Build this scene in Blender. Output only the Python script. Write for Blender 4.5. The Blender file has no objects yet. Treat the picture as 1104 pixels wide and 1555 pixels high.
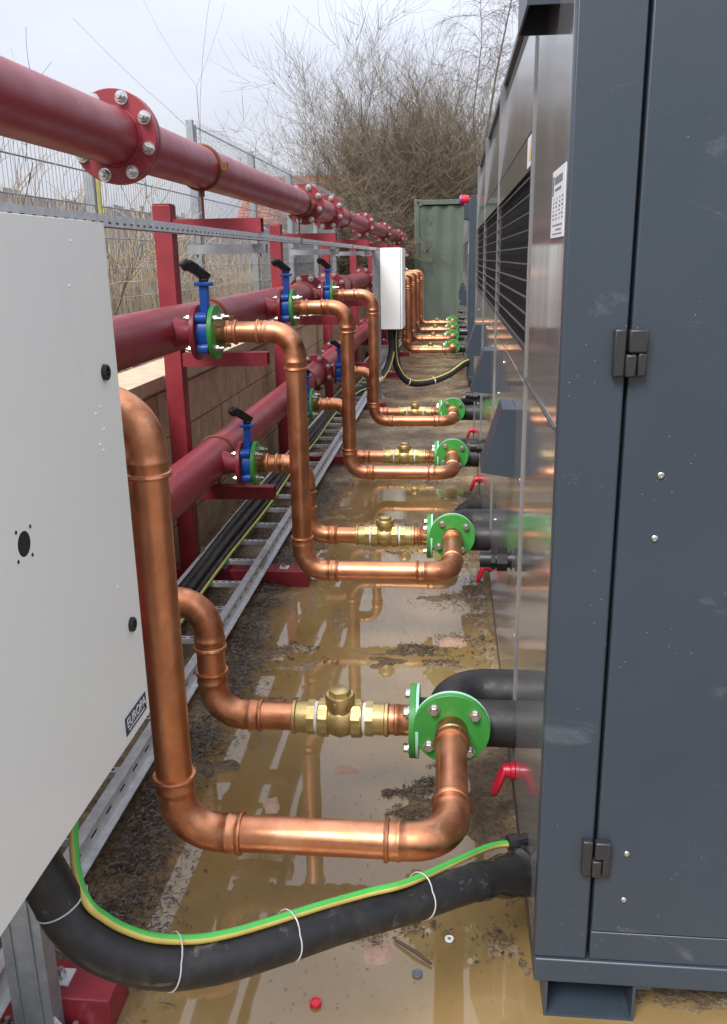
import bpy, math, random
from mathutils import Vector, Matrix, noise
random.seed(7)
S = bpy.context.scene
COL = S.collection
R = math.radians

# ------------------------------------------------------------------ camera
CAM_ROWS = ((0.99505398, 0.01123448, -0.09869833), (0.09790468, -0.27895636, 0.95529997), (-0.01680023, -0.96023806, -0.27867654))
cam_d = bpy.data.cameras.new('camera')
cam = bpy.data.objects.new('camera', cam_d)
COL.objects.link(cam)
m = Matrix.Identity(4)
for r in range(3):
    a, b, c = CAM_ROWS[r]
    m[r][0], m[r][1], m[r][2] = a, -b, -c
m[0][3], m[1][3], m[2][3] = 0, 0, 1.5
cam.matrix_world = m
cam_d.sensor_fit = 'VERTICAL'; cam_d.sensor_height = 36
cam_d.lens = 1327.0 / 1555 * 36
cam_d.clip_start = 0.02; cam_d.clip_end = 1500
S.camera = cam

# ------------------------------------------------------------------ sky, sun, exposure
W = bpy.data.worlds.new('World'); S.world = W; W.use_nodes = True
nt = W.node_tree; nt.nodes.clear()
SUN_EL, SUN_AZ = R(50), R(205)      # azimuth measured clockwise from +Y
sky = nt.nodes.new('ShaderNodeTexSky'); sky.sky_type = 'NISHITA'; sky.sun_disc = False
sky.sun_elevation = SUN_EL; sky.sun_rotation = SUN_AZ
sky.air_density = 1.2; sky.dust_density = 3.0
tc = nt.nodes.new('ShaderNodeTexCoord')
mp = nt.nodes.new('ShaderNodeMapping'); mp.inputs['Scale'].default_value = (1, 1, 2.6)
nz = nt.nodes.new('ShaderNodeTexNoise'); nz.inputs['Scale'].default_value = 2.3; nz.inputs['Detail'].default_value = 6; nz.inputs['Roughness'].default_value = 0.55
nt.links.new(tc.outputs['Generated'], mp.inputs['Vector']); nt.links.new(mp.outputs['Vector'], nz.inputs['Vector'])
rp = nt.nodes.new('ShaderNodeValToRGB')
rp.color_ramp.elements[0].position = 0.3; rp.color_ramp.elements[0].color = (3.55, 3.68, 4.25, 1)
rp.color_ramp.elements[1].position = 0.68; rp.color_ramp.elements[1].color = (4.6, 4.72, 5.2, 1)
nt.links.new(nz.outputs['Fac'], rp.inputs['Fac'])
mx = nt.nodes.new('ShaderNodeMix'); mx.data_type = 'RGBA'; mx.inputs['Factor'].default_value = 0.88
nt.links.new(sky.outputs['Color'], mx.inputs[6]); nt.links.new(rp.outputs['Color'], mx.inputs[7])
# standard overcast sky: luminance (1 + 2 sin elevation) / 3 of the zenith's
sx = nt.nodes.new('ShaderNodeSeparateXYZ'); nt.links.new(tc.outputs['Generated'], sx.inputs['Vector'])
cl = nt.nodes.new('ShaderNodeMapRange'); cl.inputs['From Min'].default_value = 0; cl.inputs['From Max'].default_value = 1
cl.inputs['To Min'].default_value = 1; cl.inputs['To Max'].default_value = 3.4
nt.links.new(sx.outputs['Z'], cl.inputs['Value'])
vm = nt.nodes.new('ShaderNodeVectorMath'); vm.operation = 'SCALE'
nt.links.new(mx.outputs[2], vm.inputs[0]); nt.links.new(cl.outputs['Result'], vm.inputs['Scale'])
bg = nt.nodes.new('ShaderNodeBackground'); bg.inputs['Strength'].default_value = 0.05
out = nt.nodes.new('ShaderNodeOutputWorld')
nt.links.new(vm.outputs['Vector'], bg.inputs['Color']); nt.links.new(bg.outputs['Background'], out.inputs['Surface'])
sun_d = bpy.data.lights.new('sun', 'SUN'); sun_d.energy = 1.5; sun_d.angle = R(24); sun_d.color = (1, 0.965, 0.92)
sun = bpy.data.objects.new('sun', sun_d); COL.objects.link(sun)
sd = Vector((math.sin(SUN_AZ) * math.cos(SUN_EL), math.cos(SUN_AZ) * math.cos(SUN_EL), math.sin(SUN_EL)))
sun.rotation_euler = sd.to_track_quat('Z', 'Y').to_euler(); sun.location = (-4, -6, 9)
S.view_settings.view_transform = 'Standard'; S.view_settings.look = 'None'
S.view_settings.exposure = 1.52; S.view_settings.gamma = 1
S.view_settings.use_curve_mapping = False
S.cycles.use_denoising = True
S.cycles.max_bounces = 8

# ------------------------------------------------------------------ materials
def mat(name, base, rough=0.5, metal=0.0, var=None, vscale=8.0, rvar=0.0, bump=0.0, bscale=40.0, ior=1.5, spec=None,
        coat=0.0, vlo=0.35, vhi=0.65, stretch=(1, 1, 1), specks=None, smear=None):
    M = bpy.data.materials.new(name); M.use_nodes = True
    n, l = M.node_tree.nodes, M.node_tree.links
    p = n['Principled BSDF']
    p.inputs['Base Color'].default_value = (*base, 1); p.inputs['Roughness'].default_value = rough
    p.inputs['Metallic'].default_value = metal; p.inputs['IOR'].default_value = ior
    if coat: p.inputs['Coat Weight'].default_value = coat; p.inputs['Coat Roughness'].default_value = 0.08
    g = n.new('ShaderNodeNewGeometry')
    mp = n.new('ShaderNodeMapping'); mp.inputs['Scale'].default_value = stretch
    l.new(g.outputs['Position'], mp.inputs['Vector'])
    last = None
    if var is not None:
        t = n.new('ShaderNodeTexNoise'); t.inputs['Scale'].default_value = vscale; t.inputs['Detail'].default_value = 7; t.inputs['Roughness'].default_value = 0.62
        l.new(mp.outputs['Vector'], t.inputs['Vector'])
        cr = n.new('ShaderNodeValToRGB')
        cr.color_ramp.elements[0].position = vlo; cr.color_ramp.elements[0].color = (*base, 1)
        cr.color_ramp.elements[1].position = vhi; cr.color_ramp.elements[1].color = (*var, 1)
        l.new(t.outputs['Fac'], cr.inputs['Fac']); last = cr.outputs['Color']
        if rvar:
            mr = n.new('ShaderNodeMapRange'); mr.inputs['From Min'].default_value = 0.3; mr.inputs['From Max'].default_value = 0.7
            mr.inputs['To Min'].default_value = rough; mr.inputs['To Max'].default_value = rough + rvar
            t2 = n.new('ShaderNodeTexNoise'); t2.inputs['Scale'].default_value = vscale * 1.7; t2.inputs['Detail'].default_value = 5
            l.new(mp.outputs['Vector'], t2.inputs['Vector'])
            l.new(t2.outputs['Fac'], mr.inputs['Value']); l.new(mr.outputs['Result'], p.inputs['Roughness'])
    if specks is not None:      # small scuffs and splashes: (colour, scale, threshold)
        col, sc, th = specks
        v = n.new('ShaderNodeTexVoronoi'); v.inputs['Scale'].default_value = sc
        l.new(g.outputs['Position'], v.inputs['Vector'])
        t3 = n.new('ShaderNodeTexNoise'); t3.inputs['Scale'].default_value = sc * 0.09; t3.inputs['Detail'].default_value = 3
        l.new(g.outputs['Position'], t3.inputs['Vector'])
        ma = n.new('ShaderNodeMath'); ma.operation = 'LESS_THAN'; ma.inputs[1].default_value = th
        l.new(v.outputs['Distance'], ma.inputs[0])
        mb_ = n.new('ShaderNodeMath'); mb_.operation = 'GREATER_THAN'; mb_.inputs[1].default_value = 0.56
        l.new(t3.outputs['Fac'], mb_.inputs[0])
        mm = n.new('ShaderNodeMath'); mm.operation = 'MULTIPLY'
        l.new(ma.outputs[0], mm.inputs[0]); l.new(mb_.outputs[0], mm.inputs[1])
        mxx = n.new('ShaderNodeMix'); mxx.data_type = 'RGBA'; mxx.inputs[6].default_value = (*base, 1); mxx.inputs[7].default_value = (*col, 1)
        l.new(mm.outputs[0], mxx.inputs['Factor'])
        if last: l.new(last, mxx.inputs[6])
        last = mxx.outputs[2]
    if smear is not None:       # wiped marks, stains and dried splashes: (colour, scale, stretch, low, high, amount)
        col, sc, stt, lo, hi, amt = smear
        m2 = n.new('ShaderNodeMapping'); m2.inputs['Scale'].default_value = stt; m2.inputs['Rotation'].default_value = (.3, .5, .2)
        l.new(g.outputs['Position'], m2.inputs['Vector'])
        t5 = n.new('ShaderNodeTexNoise'); t5.inputs['Scale'].default_value = sc; t5.inputs['Detail'].default_value = 9; t5.inputs['Roughness'].default_value = .68; t5.inputs['Distortion'].default_value = .6
        l.new(m2.outputs['Vector'], t5.inputs['Vector'])
        r5 = n.new('ShaderNodeMapRange'); r5.inputs['From Min'].default_value = lo; r5.inputs['From Max'].default_value = hi; r5.inputs['To Max'].default_value = amt
        l.new(t5.outputs['Fac'], r5.inputs['Value'])
        m5 = n.new('ShaderNodeMix'); m5.data_type = 'RGBA'; m5.inputs[6].default_value = (*base, 1); m5.inputs[7].default_value = (*col, 1)
        l.new(r5.outputs['Result'], m5.inputs['Factor'])
        if last: l.new(last, m5.inputs[6])
        last = m5.outputs[2]
    if last: l.new(last, p.inputs['Base Color'])
    if bump:
        t4 = n.new('ShaderNodeTexNoise'); t4.inputs['Scale'].default_value = bscale; t4.inputs['Detail'].default_value = 6
        l.new(mp.outputs['Vector'], t4.inputs['Vector'])
        bp = n.new('ShaderNodeBump'); bp.inputs['Strength'].default_value = 1; bp.inputs['Distance'].default_value = bump
        l.new(t4.outputs['Fac'], bp.inputs['Height']); l.new(bp.outputs['Normal'], p.inputs['Normal'])
    return M

M = dict(
    red=mat('red_paint', (.20, .016, .026), .34, var=(.235, .026, .035), vscale=3.5, rvar=.14, bump=.0005, bscale=45, specks=((.42, .2, .2), 55, .11)),
    redsteel=mat('red_box_steel', (.185, .012, .02), .42, var=(.24, .02, .03), vscale=9, rvar=.15, bump=.0006, bscale=60),
    copper=mat('copper', (.76, .345, .185), .28, 1.0, var=(.54, .225, .115), vscale=8, rvar=.2, bump=.0004, bscale=50, smear=((.80, .46, .30), 16, (1, 1, .6), .56, .72, .7), specks=((.40, .17, .09), 150, .15)),
    copper_dull=mat('copper_tarnished', (.72, .325, .175), .30, 1.0, var=(.42, .17, .085), vscale=11, rvar=.26, bump=.0004, bscale=60, specks=((.34, .15, .08), 170, .17), smear=((.76, .44, .28), 20, (1, 1, 1), .55, .70, .7)),
    brass=mat('brass', (.60, .46, .20), .32, .85, var=(.45, .33, .14), vscale=25, rvar=.15, bump=.0004, bscale=120),
    ptfe=mat('white_thread_tape', (.72, .72, .68), .6, bump=.001, bscale=160),
    green=mat('green_paint', (.032, .235, .035), .38, var=(.045, .28, .05), vscale=20, rvar=.1, bump=.0003, bscale=80),
    mint=mat('mint_coating', (.35, .66, .48), .4, var=(.42, .72, .55), vscale=30),
    blue=mat('blue_enamel', (.006, .07, .34), .3, var=(.01, .09, .42), vscale=30, bump=.0006, bscale=90),
    black=mat('black_rubber', (.013, .013, .014), .42, var=(.03, .029, .029), vscale=14, rvar=.25, bump=.0012, bscale=45, vlo=.45, vhi=.75),
    blackplastic=mat('black_plastic', (.012, .012, .013), .35, bump=.0003, bscale=90),
    tape=mat('black_heat_shrink', (.014, .014, .015), .2, bump=.004, bscale=18),
    cable=mat('dusty_black_sheath', (.011, .011, .012), .36, var=(.035, .033, .03), vscale=22, rvar=.25, vlo=.52, vhi=.8, bump=.0008, bscale=60, smear=((.24, .22, .19), 17, (1, 1, 1), .61, .74, .5)),
    cyellow=mat('earth_yellow', (.62, .50, .13), .45, var=(.5, .38, .1), vscale=20),
    cgreen=mat('earth_green', (.05, .42, .06), .42, var=(.06, .36, .07), vscale=20),
    zinc=mat('galvanised_steel', (.66, .67, .68), .42, .35, var=(.50, .51, .53), vscale=30, rvar=.2, bump=.0003, bscale=120),
    galv=mat('weathered_galvanised', (.36, .38, .40), .45, .55, var=(.26, .28, .30), vscale=20, rvar=.15, bump=.0004, bscale=90),
    bolt=mat('zinc_bolt', (.66, .67, .66), .28, .95, var=(.5, .5, .48), vscale=60),
    rust=mat('rusty_clamp', (.20, .07, .025), .6, .35, var=(.12, .05, .025), vscale=40, bump=.0008, bscale=110),
    box=mat('light_grey_powder_coat', (.75, .765, .735), .36, var=(.77, .78, .75), vscale=3, bump=.00025, bscale=220, smear=((.52, .52, .48), 3.5, (1, 1, .8), .62, .80, .5)),
    navy=mat('navy_print', (.012, .014, .075), .35),
    tie=mat('grey_nylon_tie', (.42, .42, .41), .35),
    white=mat('white_print', (.8, .8, .8), .45),
    chill=mat('slate_powder_coat', (.031, .043, .059), .34, var=(.037, .050, .067), vscale=2.2, rvar=.08, bump=.0002, bscale=260, specks=((.24, .26, .27), 62, .055), smear=((.15, .165, .18), 3.6, (1, 1, 2.2), .60, .74, .6)),
    chillside=mat('slate_gloss_panel', (.155, .155, .158), .07, ior=2.7, var=(.18, .178, .178), vscale=5, rvar=.07, stretch=(1, 1, .12), bump=.00035, bscale=2.5),
    chilldark=mat('dark_recess', (.012, .012, .014), .6),
    fin=mat('black_coil_fins', (.008, .008, .009), .6),
    hinge=mat('black_hinge', (.022, .023, .025), .4, bump=.0003, bscale=120),
    steelwire=mat('steel_wire', (.13, .128, .125), .4, .6),
    sticker=mat('white_sticker', (.74, .75, .77), .4),
    stickprint=mat('grey_print', (.16, .17, .19), .5),
    yellow=mat('yellow_print', (.75, .50, .03), .45),
    redplastic=mat('red_plastic', (.55, .01, .025), .3),
    blueplastic=mat('blue_plastic', (.02, .08, .4), .35),
    liftred=mat('red_lifting_eye', (.38, .008, .025), .3, bump=.0006, bscale=80),
    block=mat('tan_concrete_block', (.37, .27, .155), .75, var=(.50, .39, .26), vscale=9, bump=.004, bscale=90),
    mortar=mat('mortar', (.42, .37, .30), .85, bump=.002, bscale=80),
    cap=mat('pale_coping_stone', (.52, .43, .30), .75, var=(.42, .34, .23), vscale=14, bump=.0015, bscale=110),
    board=mat('silvered_timber', (.46, .44, .40), .8, var=(.30, .28, .25), vscale=6, stretch=(6, 6, .5), bump=.002, bscale=40),
    container=mat('green_container_paint', (.066, .088, .068), .5, var=(.10, .122, .095), vscale=2.2, rvar=.12, stretch=(1.5, 1.5, .35), bump=.0006, bscale=60),
    bank=mat('bank_soil', (.10, .07, .042), .9, var=(.20, .15, .09), vscale=12, bump=.03, bscale=20),
    earth=mat('far_ground', (.10, .095, .05), .9, var=(.14, .12, .07), vscale=.6, bump=.03, bscale=8),
    litter=mat('wet_leaf_litter', (.032, .022, .015), .4, var=(.15, .105, .07), vscale=40),
    mulch=mat('dark_wet_mulch', (.018, .012, .009), .3, var=(.15, .105, .075), vscale=70, vlo=.45, vhi=.7),
    litterdry=mat('dry_leaf_litter', (.20, .14, .08), .75, var=(.32, .25, .16), vscale=30),
    reed=mat('dead_stems', (.52, .44, .31), .8, var=(.36, .29, .19), vscale=18),
    twig=mat('olive_twig_bark', (.088, .066, .040), .8, var=(.165, .128, .080), vscale=3),
    twigred=mat('brown_twig_bark', (.115, .072, .052), .8, var=(.18, .125, .09), vscale=3),
    scrub=mat('pale_scrub_bark', (.24, .19, .13), .8, var=(.34, .28, .20), vscale=3),
    birch=mat('grey_birch_bark', (.13, .11, .095), .75, var=(.08, .062, .052), vscale=5),
    moss=mat('mossy_pole', (.42, .40, .12), .8, var=(.3, .3, .12), vscale=20),
    brickwall=mat('far_brick_wall', (.30, .14, .09), .85, var=(.22, .10, .07), vscale=3),
    rooftile=mat('red_roof_tile', (.33, .11, .06), .8, var=(.24, .09, .06), vscale=4),
    glass=mat('dark_window_glass', (.03, .035, .04), .05),
    pinkbrick=mat('broken_brick', (.34, .20, .15), .8, var=(.42, .30, .22), vscale=40, bump=.004, bscale=60),
    wood=mat('wet_stick', (.10, .06, .03), .6),
    greyplastic=mat('grey_plastic', (.10, .12, .14), .4),
)

def yard_mats():
    Y = bpy.data.materials.new('wet_silty_concrete'); Y.use_nodes = True
    n, l = Y.node_tree.nodes, Y.node_tree.links; p = n['Principled BSDF']
    g = n.new('ShaderNodeNewGeometry')
    def nz(sc, det=8, ro=.6):
        t = n.new('ShaderNodeTexNoise'); t.inputs['Scale'].default_value = sc; t.inputs['Detail'].default_value = det; t.inputs['Roughness'].default_value = ro
        l.new(g.outputs['Position'], t.inputs['Vector']); return t.outputs['Fac']
    cr = n.new('ShaderNodeValToRGB'); e = cr.color_ramp.elements
    e[0].position = .32; e[0].color = (.10, .07, .038, 1); e[1].position = .68; e[1].color = (.42, .325, .20, 1)
    x = e.new(.5); x.color = (.23, .165, .095, 1)
    l.new(nz(2.6), cr.inputs['Fac'])
    cr2 = n.new('ShaderNodeValToRGB'); cr2.color_ramp.elements[0].position = .40; cr2.color_ramp.elements[0].color = (.35, .35, .35, 1)
    cr2.color_ramp.elements[1].position = .62; cr2.color_ramp.elements[1].color = (1.15, 1.1, 1.05, 1)
    l.new(nz(75, 5, .7), cr2.inputs['Fac'])
    mx = n.new('ShaderNodeMix'); mx.data_type = 'RGBA'; mx.blend_type = 'MULTIPLY'; mx.inputs['Factor'].default_value = .75
    l.new(cr.outputs['Color'], mx.inputs[6]); l.new(cr2.outputs['Color'], mx.inputs[7])
    l.new(mx.outputs[2], p.inputs['Base Color'])
    mr = n.new('ShaderNodeMapRange'); mr.inputs['From Min'].default_value = .38; mr.inputs['From Max'].default_value = .62
    mr.inputs['To Min'].default_value = .10; mr.inputs['To Max'].default_value = .45
    l.new(nz(5.5), mr.inputs['Value']); l.new(mr.outputs['Result'], p.inputs['Roughness'])
    b = n.new('ShaderNodeBump'); b.inputs['Distance'].default_value = .009; l.new(nz(85, 7, .7), b.inputs['Height']); l.new(b.outputs['Normal'], p.inputs['Normal'])
    A = bpy.data.materials.new('muddy_water'); A.use_nodes = True
    n, l = A.node_tree.nodes, A.node_tree.links; p = n['Principled BSDF']
    g = n.new('ShaderNodeNewGeometry')
    t = n.new('ShaderNodeTexNoise'); t.inputs['Scale'].default_value = 2.2; t.inputs['Detail'].default_value = 6; t.inputs['Roughness'].default_value = .6
    l.new(g.outputs['Position'], t.inputs['Vector'])
    cr = n.new('ShaderNodeValToRGB'); e = cr.color_ramp.elements
    e[0].position = .3; e[0].color = (.180, .114, .038, 1); e[1].position = .72; e[1].color = (.265, .185, .088, 1)
    l.new(t.outputs['Fac'], cr.inputs['Fac']); l.new(cr.outputs['Color'], p.inputs['Base Color'])
    p.inputs['Roughness'].default_value = .02; p.inputs['IOR'].default_value = 1.58
    t = n.new('ShaderNodeTexNoise'); t.inputs['Scale'].default_value = 5; t.inputs['Detail'].default_value = 2
    l.new(g.outputs['Position'], t.inputs['Vector'])
    b = n.new('ShaderNodeBump'); b.inputs['Distance'].default_value = .0006; b.inputs['Strength'].default_value = .6
    l.new(t.outputs['Fac'], b.inputs['Height']); l.new(b.outputs['Normal'], p.inputs['Normal'])
    return Y, A
M['yard'], M['water'] = yard_mats()

# ------------------------------------------------------------------ mesh helpers
class MB:
    def __init__(s): s.v, s.f, s.mi = [], [], []
    def add(s, vs, fs, mi=0):
        o = len(s.v); s.v.extend([tuple(q) for q in vs])
        for f in fs: s.f.append([i + o for i in f]); s.mi.append(mi)
        return s
    def box(s, x0, x1, y0, y1, z0, z1, mi=0):
        return s.add([(x0, y0, z0), (x1, y0, z0), (x1, y1, z0), (x0, y1, z0), (x0, y0, z1), (x1, y0, z1), (x1, y1, z1), (x0, y1, z1)],
                     [(3, 2, 1, 0), (4, 5, 6, 7), (0, 1, 5, 4), (1, 2, 6, 5), (2, 3, 7, 6), (3, 0, 4, 7)], mi)
    def hexa(s, p, mi=0):
        return s.add(p, [(3, 2, 1, 0), (4, 5, 6, 7), (0, 1, 5, 4), (1, 2, 6, 5), (2, 3, 7, 6), (3, 0, 4, 7)], mi)
    def tube(s, pts, rad, n=12, cap=True, mifn=None, up=None):
        pts = [Vector(p) for p in pts]; k = len(pts)
        rads = rad if isinstance(rad, (list, tuple)) else [rad] * k
        d0 = (pts[1] - pts[0]).normalized()
        nrm = up if up is not None else (Vector((0, 0, 1)) if abs(d0.z) < .9 else Vector((1, 0, 0)))
        nrm = (nrm - d0 * nrm.dot(d0)).normalized(); o = len(s.v)
        for i, p in enumerate(pts):
            a, b = pts[max(i - 1, 0)], pts[min(i + 1, k - 1)]
            d = (b - a)
            d = d.normalized() if d.length > 1e-9 else d0
            nrm = nrm - d * nrm.dot(d)
            nrm = nrm.normalized() if nrm.length > 1e-6 else d.orthogonal().normalized()
            bi = d.cross(nrm)
            for j in range(n):
                t = 2 * math.pi * j / n
                s.v.append(tuple(p + (nrm * math.cos(t) + bi * math.sin(t)) * rads[i]))
        for i in range(k - 1):
            for j in range(n):
                j2 = (j + 1) % n
                s.f.append([o + i * n + j, o + i * n + j2, o + (i + 1) * n + j2, o + (i + 1) * n + j]); s.mi.append(mifn(j, n) if mifn else 0)
        if cap:
            s.f.append([o + j for j in range(n)][::-1]); s.mi.append(0)
            s.f.append([o + (k - 1) * n + j for j in range(n)]); s.mi.append(0)
        return s
    def lathe(s, org, axis, prof, n=24, cap=True, rot=0.0, mi=0):   # prof: (distance along axis, radius)
        org, ax = Vector(org), Vector(axis).normalized()
        u = Vector((0, 0, 1)) if abs(ax.z) < .9 else Vector((1, 0, 0))
        u = (u - ax * u.dot(ax)).normalized(); w = ax.cross(u); o = len(s.v); k = len(prof)
        for t, r in prof:
            for j in range(n):
                a = 2 * math.pi * j / n + rot
                s.v.append(tuple(org + ax * t + (u * math.cos(a) + w * math.sin(a)) * r))
        for i in range(k - 1):
            for j in range(n):
                j2 = (j + 1) % n
                s.f.append([o + i * n + j, o + i * n + j2, o + (i + 1) * n + j2, o + (i + 1) * n + j]); s.mi.append(mi)
        if cap:
            s.f.append([o + j for j in range(n)][::-1]); s.mi.append(mi)
            s.f.append([o + (k - 1) * n + j for j in range(n)]); s.mi.append(mi)
        return s
    def mesh(s, name, mats):
        me = bpy.data.meshes.new(name); me.from_pydata(s.v, [], s.f)
        for q in (mats if isinstance(mats, (list, tuple)) else [mats]): me.materials.append(q)
        if any(s.mi): me.polygons.foreach_set('material_index', s.mi)
        me.polygons.foreach_set('use_smooth', [True] * len(me.polygons))
        me.update(); me.set_sharp_from_angle(angle=R(38))
        return me
    def build(s, name, mats, parent=None, bevel=0.0, label=None):
        o = bpy.data.objects.new(name, s.mesh(name, mats)); COL.objects.link(o)
        if parent is not None: o.parent = parent
        if bevel:
            b = o.modifiers.new('bevel', 'BEVEL'); b.width = bevel; b.segments = 2; b.limit_method = 'ANGLE'; b.angle_limit = R(40)
        if label: o['label'] = label
        return o

def use(name, me, parent, loc=(0, 0, 0), rot=None):
    o = bpy.data.objects.new(name, me); COL.objects.link(o); o.parent = parent; o.location = loc
    if rot is not None: o.rotation_euler = rot
    return o
def tag(o, label, cat, group=None):
    o['label'] = label; o['category'] = cat
    if group: o['group'] = group
    return o
def thing(name, label, cat, loc=(0, 0, 0), group=None):
    o = bpy.data.objects.new(name, None); COL.objects.link(o); o.location = loc; o.empty_display_size = .1
    return tag(o, label, cat, group)
def kind(o, k): o['kind'] = k; return o
KIDS = {}
def copy_tree(o, parent=None, dloc=None, label=None):
    if not KIDS:
        pass
    c = o.copy(); COL.objects.link(c)
    if parent is not None: c.parent = parent
    if dloc is not None: c.location = Vector(o.location) + Vector(dloc)
    if label: c['label'] = label
    for ch in list(o.children): copy_tree(ch, c)
    return c
ORD = ['nearest', 'second', 'third', 'fourth', 'fifth', 'sixth', 'seventh', 'eighth']

def bolt_mesh(mat_, r=.014, L=.05, nut=True):
    b = MB()
    b.lathe((0, 0, 0), (0, 0, 1), [(0, r * 1.3), (.003, r * 1.3)], 16)                       # washer
    b.lathe((0, 0, .003), (0, 0, 1), [(0, r), (r * .9, r), (r * 1.05, r * .86)], 6)             # hex
    if nut: b.lathe((0, 0, .003), (0, 0, 1), [(0, r * .55), (r * 1.7, r * .55), (r * 1.85, r * .42)], 12)
    return b.mesh('bolt', mat_)
BOLT_BIG = bolt_mesh(M['bolt'], .0165)
BOLT = bolt_mesh(M['bolt'], .012, nut=False)
BOLT_NUT = bolt_mesh(M['bolt'], .0115)
def bolts(parent, me, org, axis, rad, n, a0=0.0):
    org, ax = Vector(org), Vector(axis).normalized()
    u = Vector((0, 0, 1)); u = (u - ax * u.dot(ax)).normalized(); w = ax.cross(u)
    q = ax.to_track_quat('Z', 'Y').to_euler()
    for i in range(n):
        a = a0 + 2 * math.pi * i / n
        use('bolt', me, parent, org + (u * math.cos(a) + w * math.sin(a)) * rad, q)

# ------------------------------------------------------------------ ground
def sm(a, b, x):
    t = min(1, max(0, (x - a) / (b - a))); return t * t * (3 - 2 * t)
PUD = [  # x, y, rx, ry, depth   (hollows in the slab)
    (-.33, 1.50, .60, .50, .020), (-.46, 2.02, .42, .40, .018), (-.05, 1.35, .35, .22, .012), (-.22, 2.42, .30, .15, .013),
    (-.47, 2.62, .36, .36, .016), (-.12, 2.86, .26, .22, .016), (-.46, 3.55, .44, .50, .018), (-.08, 3.42, .24, .26, .015),
    (-.05, 4.05, .22, .35, .014), (-.40, 4.25, .40, .35, .015), (-.48, 5.45, .40, .62, .018), (-.12, 5.35, .22, .40, .011), (.25, 1.15, .6, .3, .014),
    (-.35, .9, .8, .4, .018)]
def height(x, y):
    h = .0052 + .0068 * sm(5.6, 7, y)
    for px, py, rx, ry, d in PUD:
        q = ((x - px) / rx) ** 2 + ((y - py) / ry) ** 2
        if q < 4: h -= d * math.exp(-q * 1.3)
    h += .007 * noise.noise((x * 2.6, y * 4.2, 1.7)) + .0125 * noise.noise((x * 6, y * 11, 4.2)) * sm(1.2, 2.3, y) + .006 * noise.noise((x * 26, y * 20, 8.1)) + .0022 * noise.noise((x * 61, y * 50, 2.4))
    h += .012 * sm(-.70, -.90, x) * sm(9, 5, y)                          # silt against the cable tray
    h += .010 * sm(.02, .12, x) * sm(1.95, 2.1, y) * sm(2.7, 2.4, y)
    for yj in (3.12, 6.35, 9.6):                                         # slab joints
        d = abs(y - yj - .01 * noise.noise((x * 4, yj, 0)))
        if d < .012: h -= .006
    return max(-.03, h)
def axis_pts(parts):
    r = []
    for a, b, st in parts:
        n = max(1, round((b - a) / st)); r += [a + (b - a) * i / n for i in range(n)]
    return r + [parts[-1][1]]
xs = axis_pts([(-1.62, -1.36, .13), (-1.36, .45, .0135), (.45, 1.2, .06), (1.2, 12, 1.8)])
ys = axis_pts([(-6, .6, 1.1), (.6, 1.3, .03), (1.3, 4.6, .0145), (4.6, 7.0, .024), (7.0, 11, .06), (11, 32, .6)])
b = MB(); nx = len(xs)
b.v = [(x, y, height(x, y)) for y in ys for x in xs]
b.f = [[j * nx + i, j * nx + i + 1, (j + 1) * nx + i + 1, (j + 1) * nx + i] for j in range(len(ys) - 1) for i in range(nx - 1)]
b.mi = [0] * len(b.f)
kind(b.build('concrete_yard', M['yard']), 'structure')
kind(MB().add([(-1.40, -6, 0), (12, -6, 0), (12, 32, 0), (-1.40, 32, 0)], [(0, 1, 2, 3)]).build('puddle_water', M['water']), 'structure')
kind(MB().add([(-500, -500, -.06), (500, -500, -.06), (500, 700, -.06), (-500, 700, -.06)], [(0, 1, 2, 3)]).build('ground', M['earth']), 'structure')

# wet leaf litter on the slab
def flakes(name, mat_, pts, smin, smax, tilt=.5, three=False):
    b = MB()
    for (x, y, z) in pts:
        s = random.uniform(smin, smax); a = random.uniform(0, 6.283); w = s * random.uniform(.12, .45)
        dx, dy = math.cos(a), math.sin(a); t = random.uniform(-tilt, tilt); t2 = random.uniform(-tilt, tilt)
        b.add([(x - dx * s, y - dy * s, z - t * s * .4), (x + dy * w, y - dx * w, z + abs(t2) * w + .001), (x + dx * s, y + dy * s, z + t * s * .4 + .001), (x - dy * w, y + dx * w, z + abs(t) * w * .6)],
              [(0, 1, 2, 3)])
    return kind(b.build(name, mat_), 'stuff')
P = []
while len(P) < 9000:                                                     # band along the tray
    y = 1.15 + 5.2 * random.random() ** 1.35; x = random.gauss(-.815, .065) - .06 * sm(2.4, 4.5, y) + .03 * math.sin(y * 5) + (.09 * random.random() if random.random() < .2 else 0)
    if x < -1.35 or x > -.3: continue
    if noise.noise((x * 5, y * 5, 3)) < -.15: continue
    P.append((x, y, max(.001, height(x, y)) + random.uniform(0, .012)))
while len(P) < 12500:                                                     # between the tray rails and beyond
    y = random.uniform(1.5, 9); x = random.uniform(-1.34, -.86)
    if noise.noise((x * 6, y * 4, 7)) < -.05: continue
    P.append((x, y, max(.001, height(x, y)) + random.uniform(0, .006)))
while len(P) < 16500:                                                    # rafts at puddle edges
    y = 1.3 + 6 * random.random() ** 1.5; x = random.uniform(-.75, .17)
    h = height(x, y)
    if h < -.0025 or h > .008 or noise.noise((x * 3.8, y * 3.0, 11)) + .5 * noise.noise((x * 12, y * 9, 5)) < .22: continue
    P.append((x, y, max(.001, h) + random.uniform(0, .004)))
for cx, cy, sx, sy, n in ((.06, 3.72, .09, .07, 420), (.12, 4.1, .05, .3, 300), (.04, 3.3, .06, .03, 260), (.12, 1.66, .03, .03, 120), (-.17, 1.66, .022, .018, 110), (-.08, 1.69, .045, .02, 150), (.14, 3.6, .03, .5, 300)):
    for i in range(n):
        x, y = random.gauss(cx, sx), random.gauss(cy, sy)
        if x < .172: P.append((x, y, max(.001, height(x, y)) + random.uniform(0, .01)))
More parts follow.
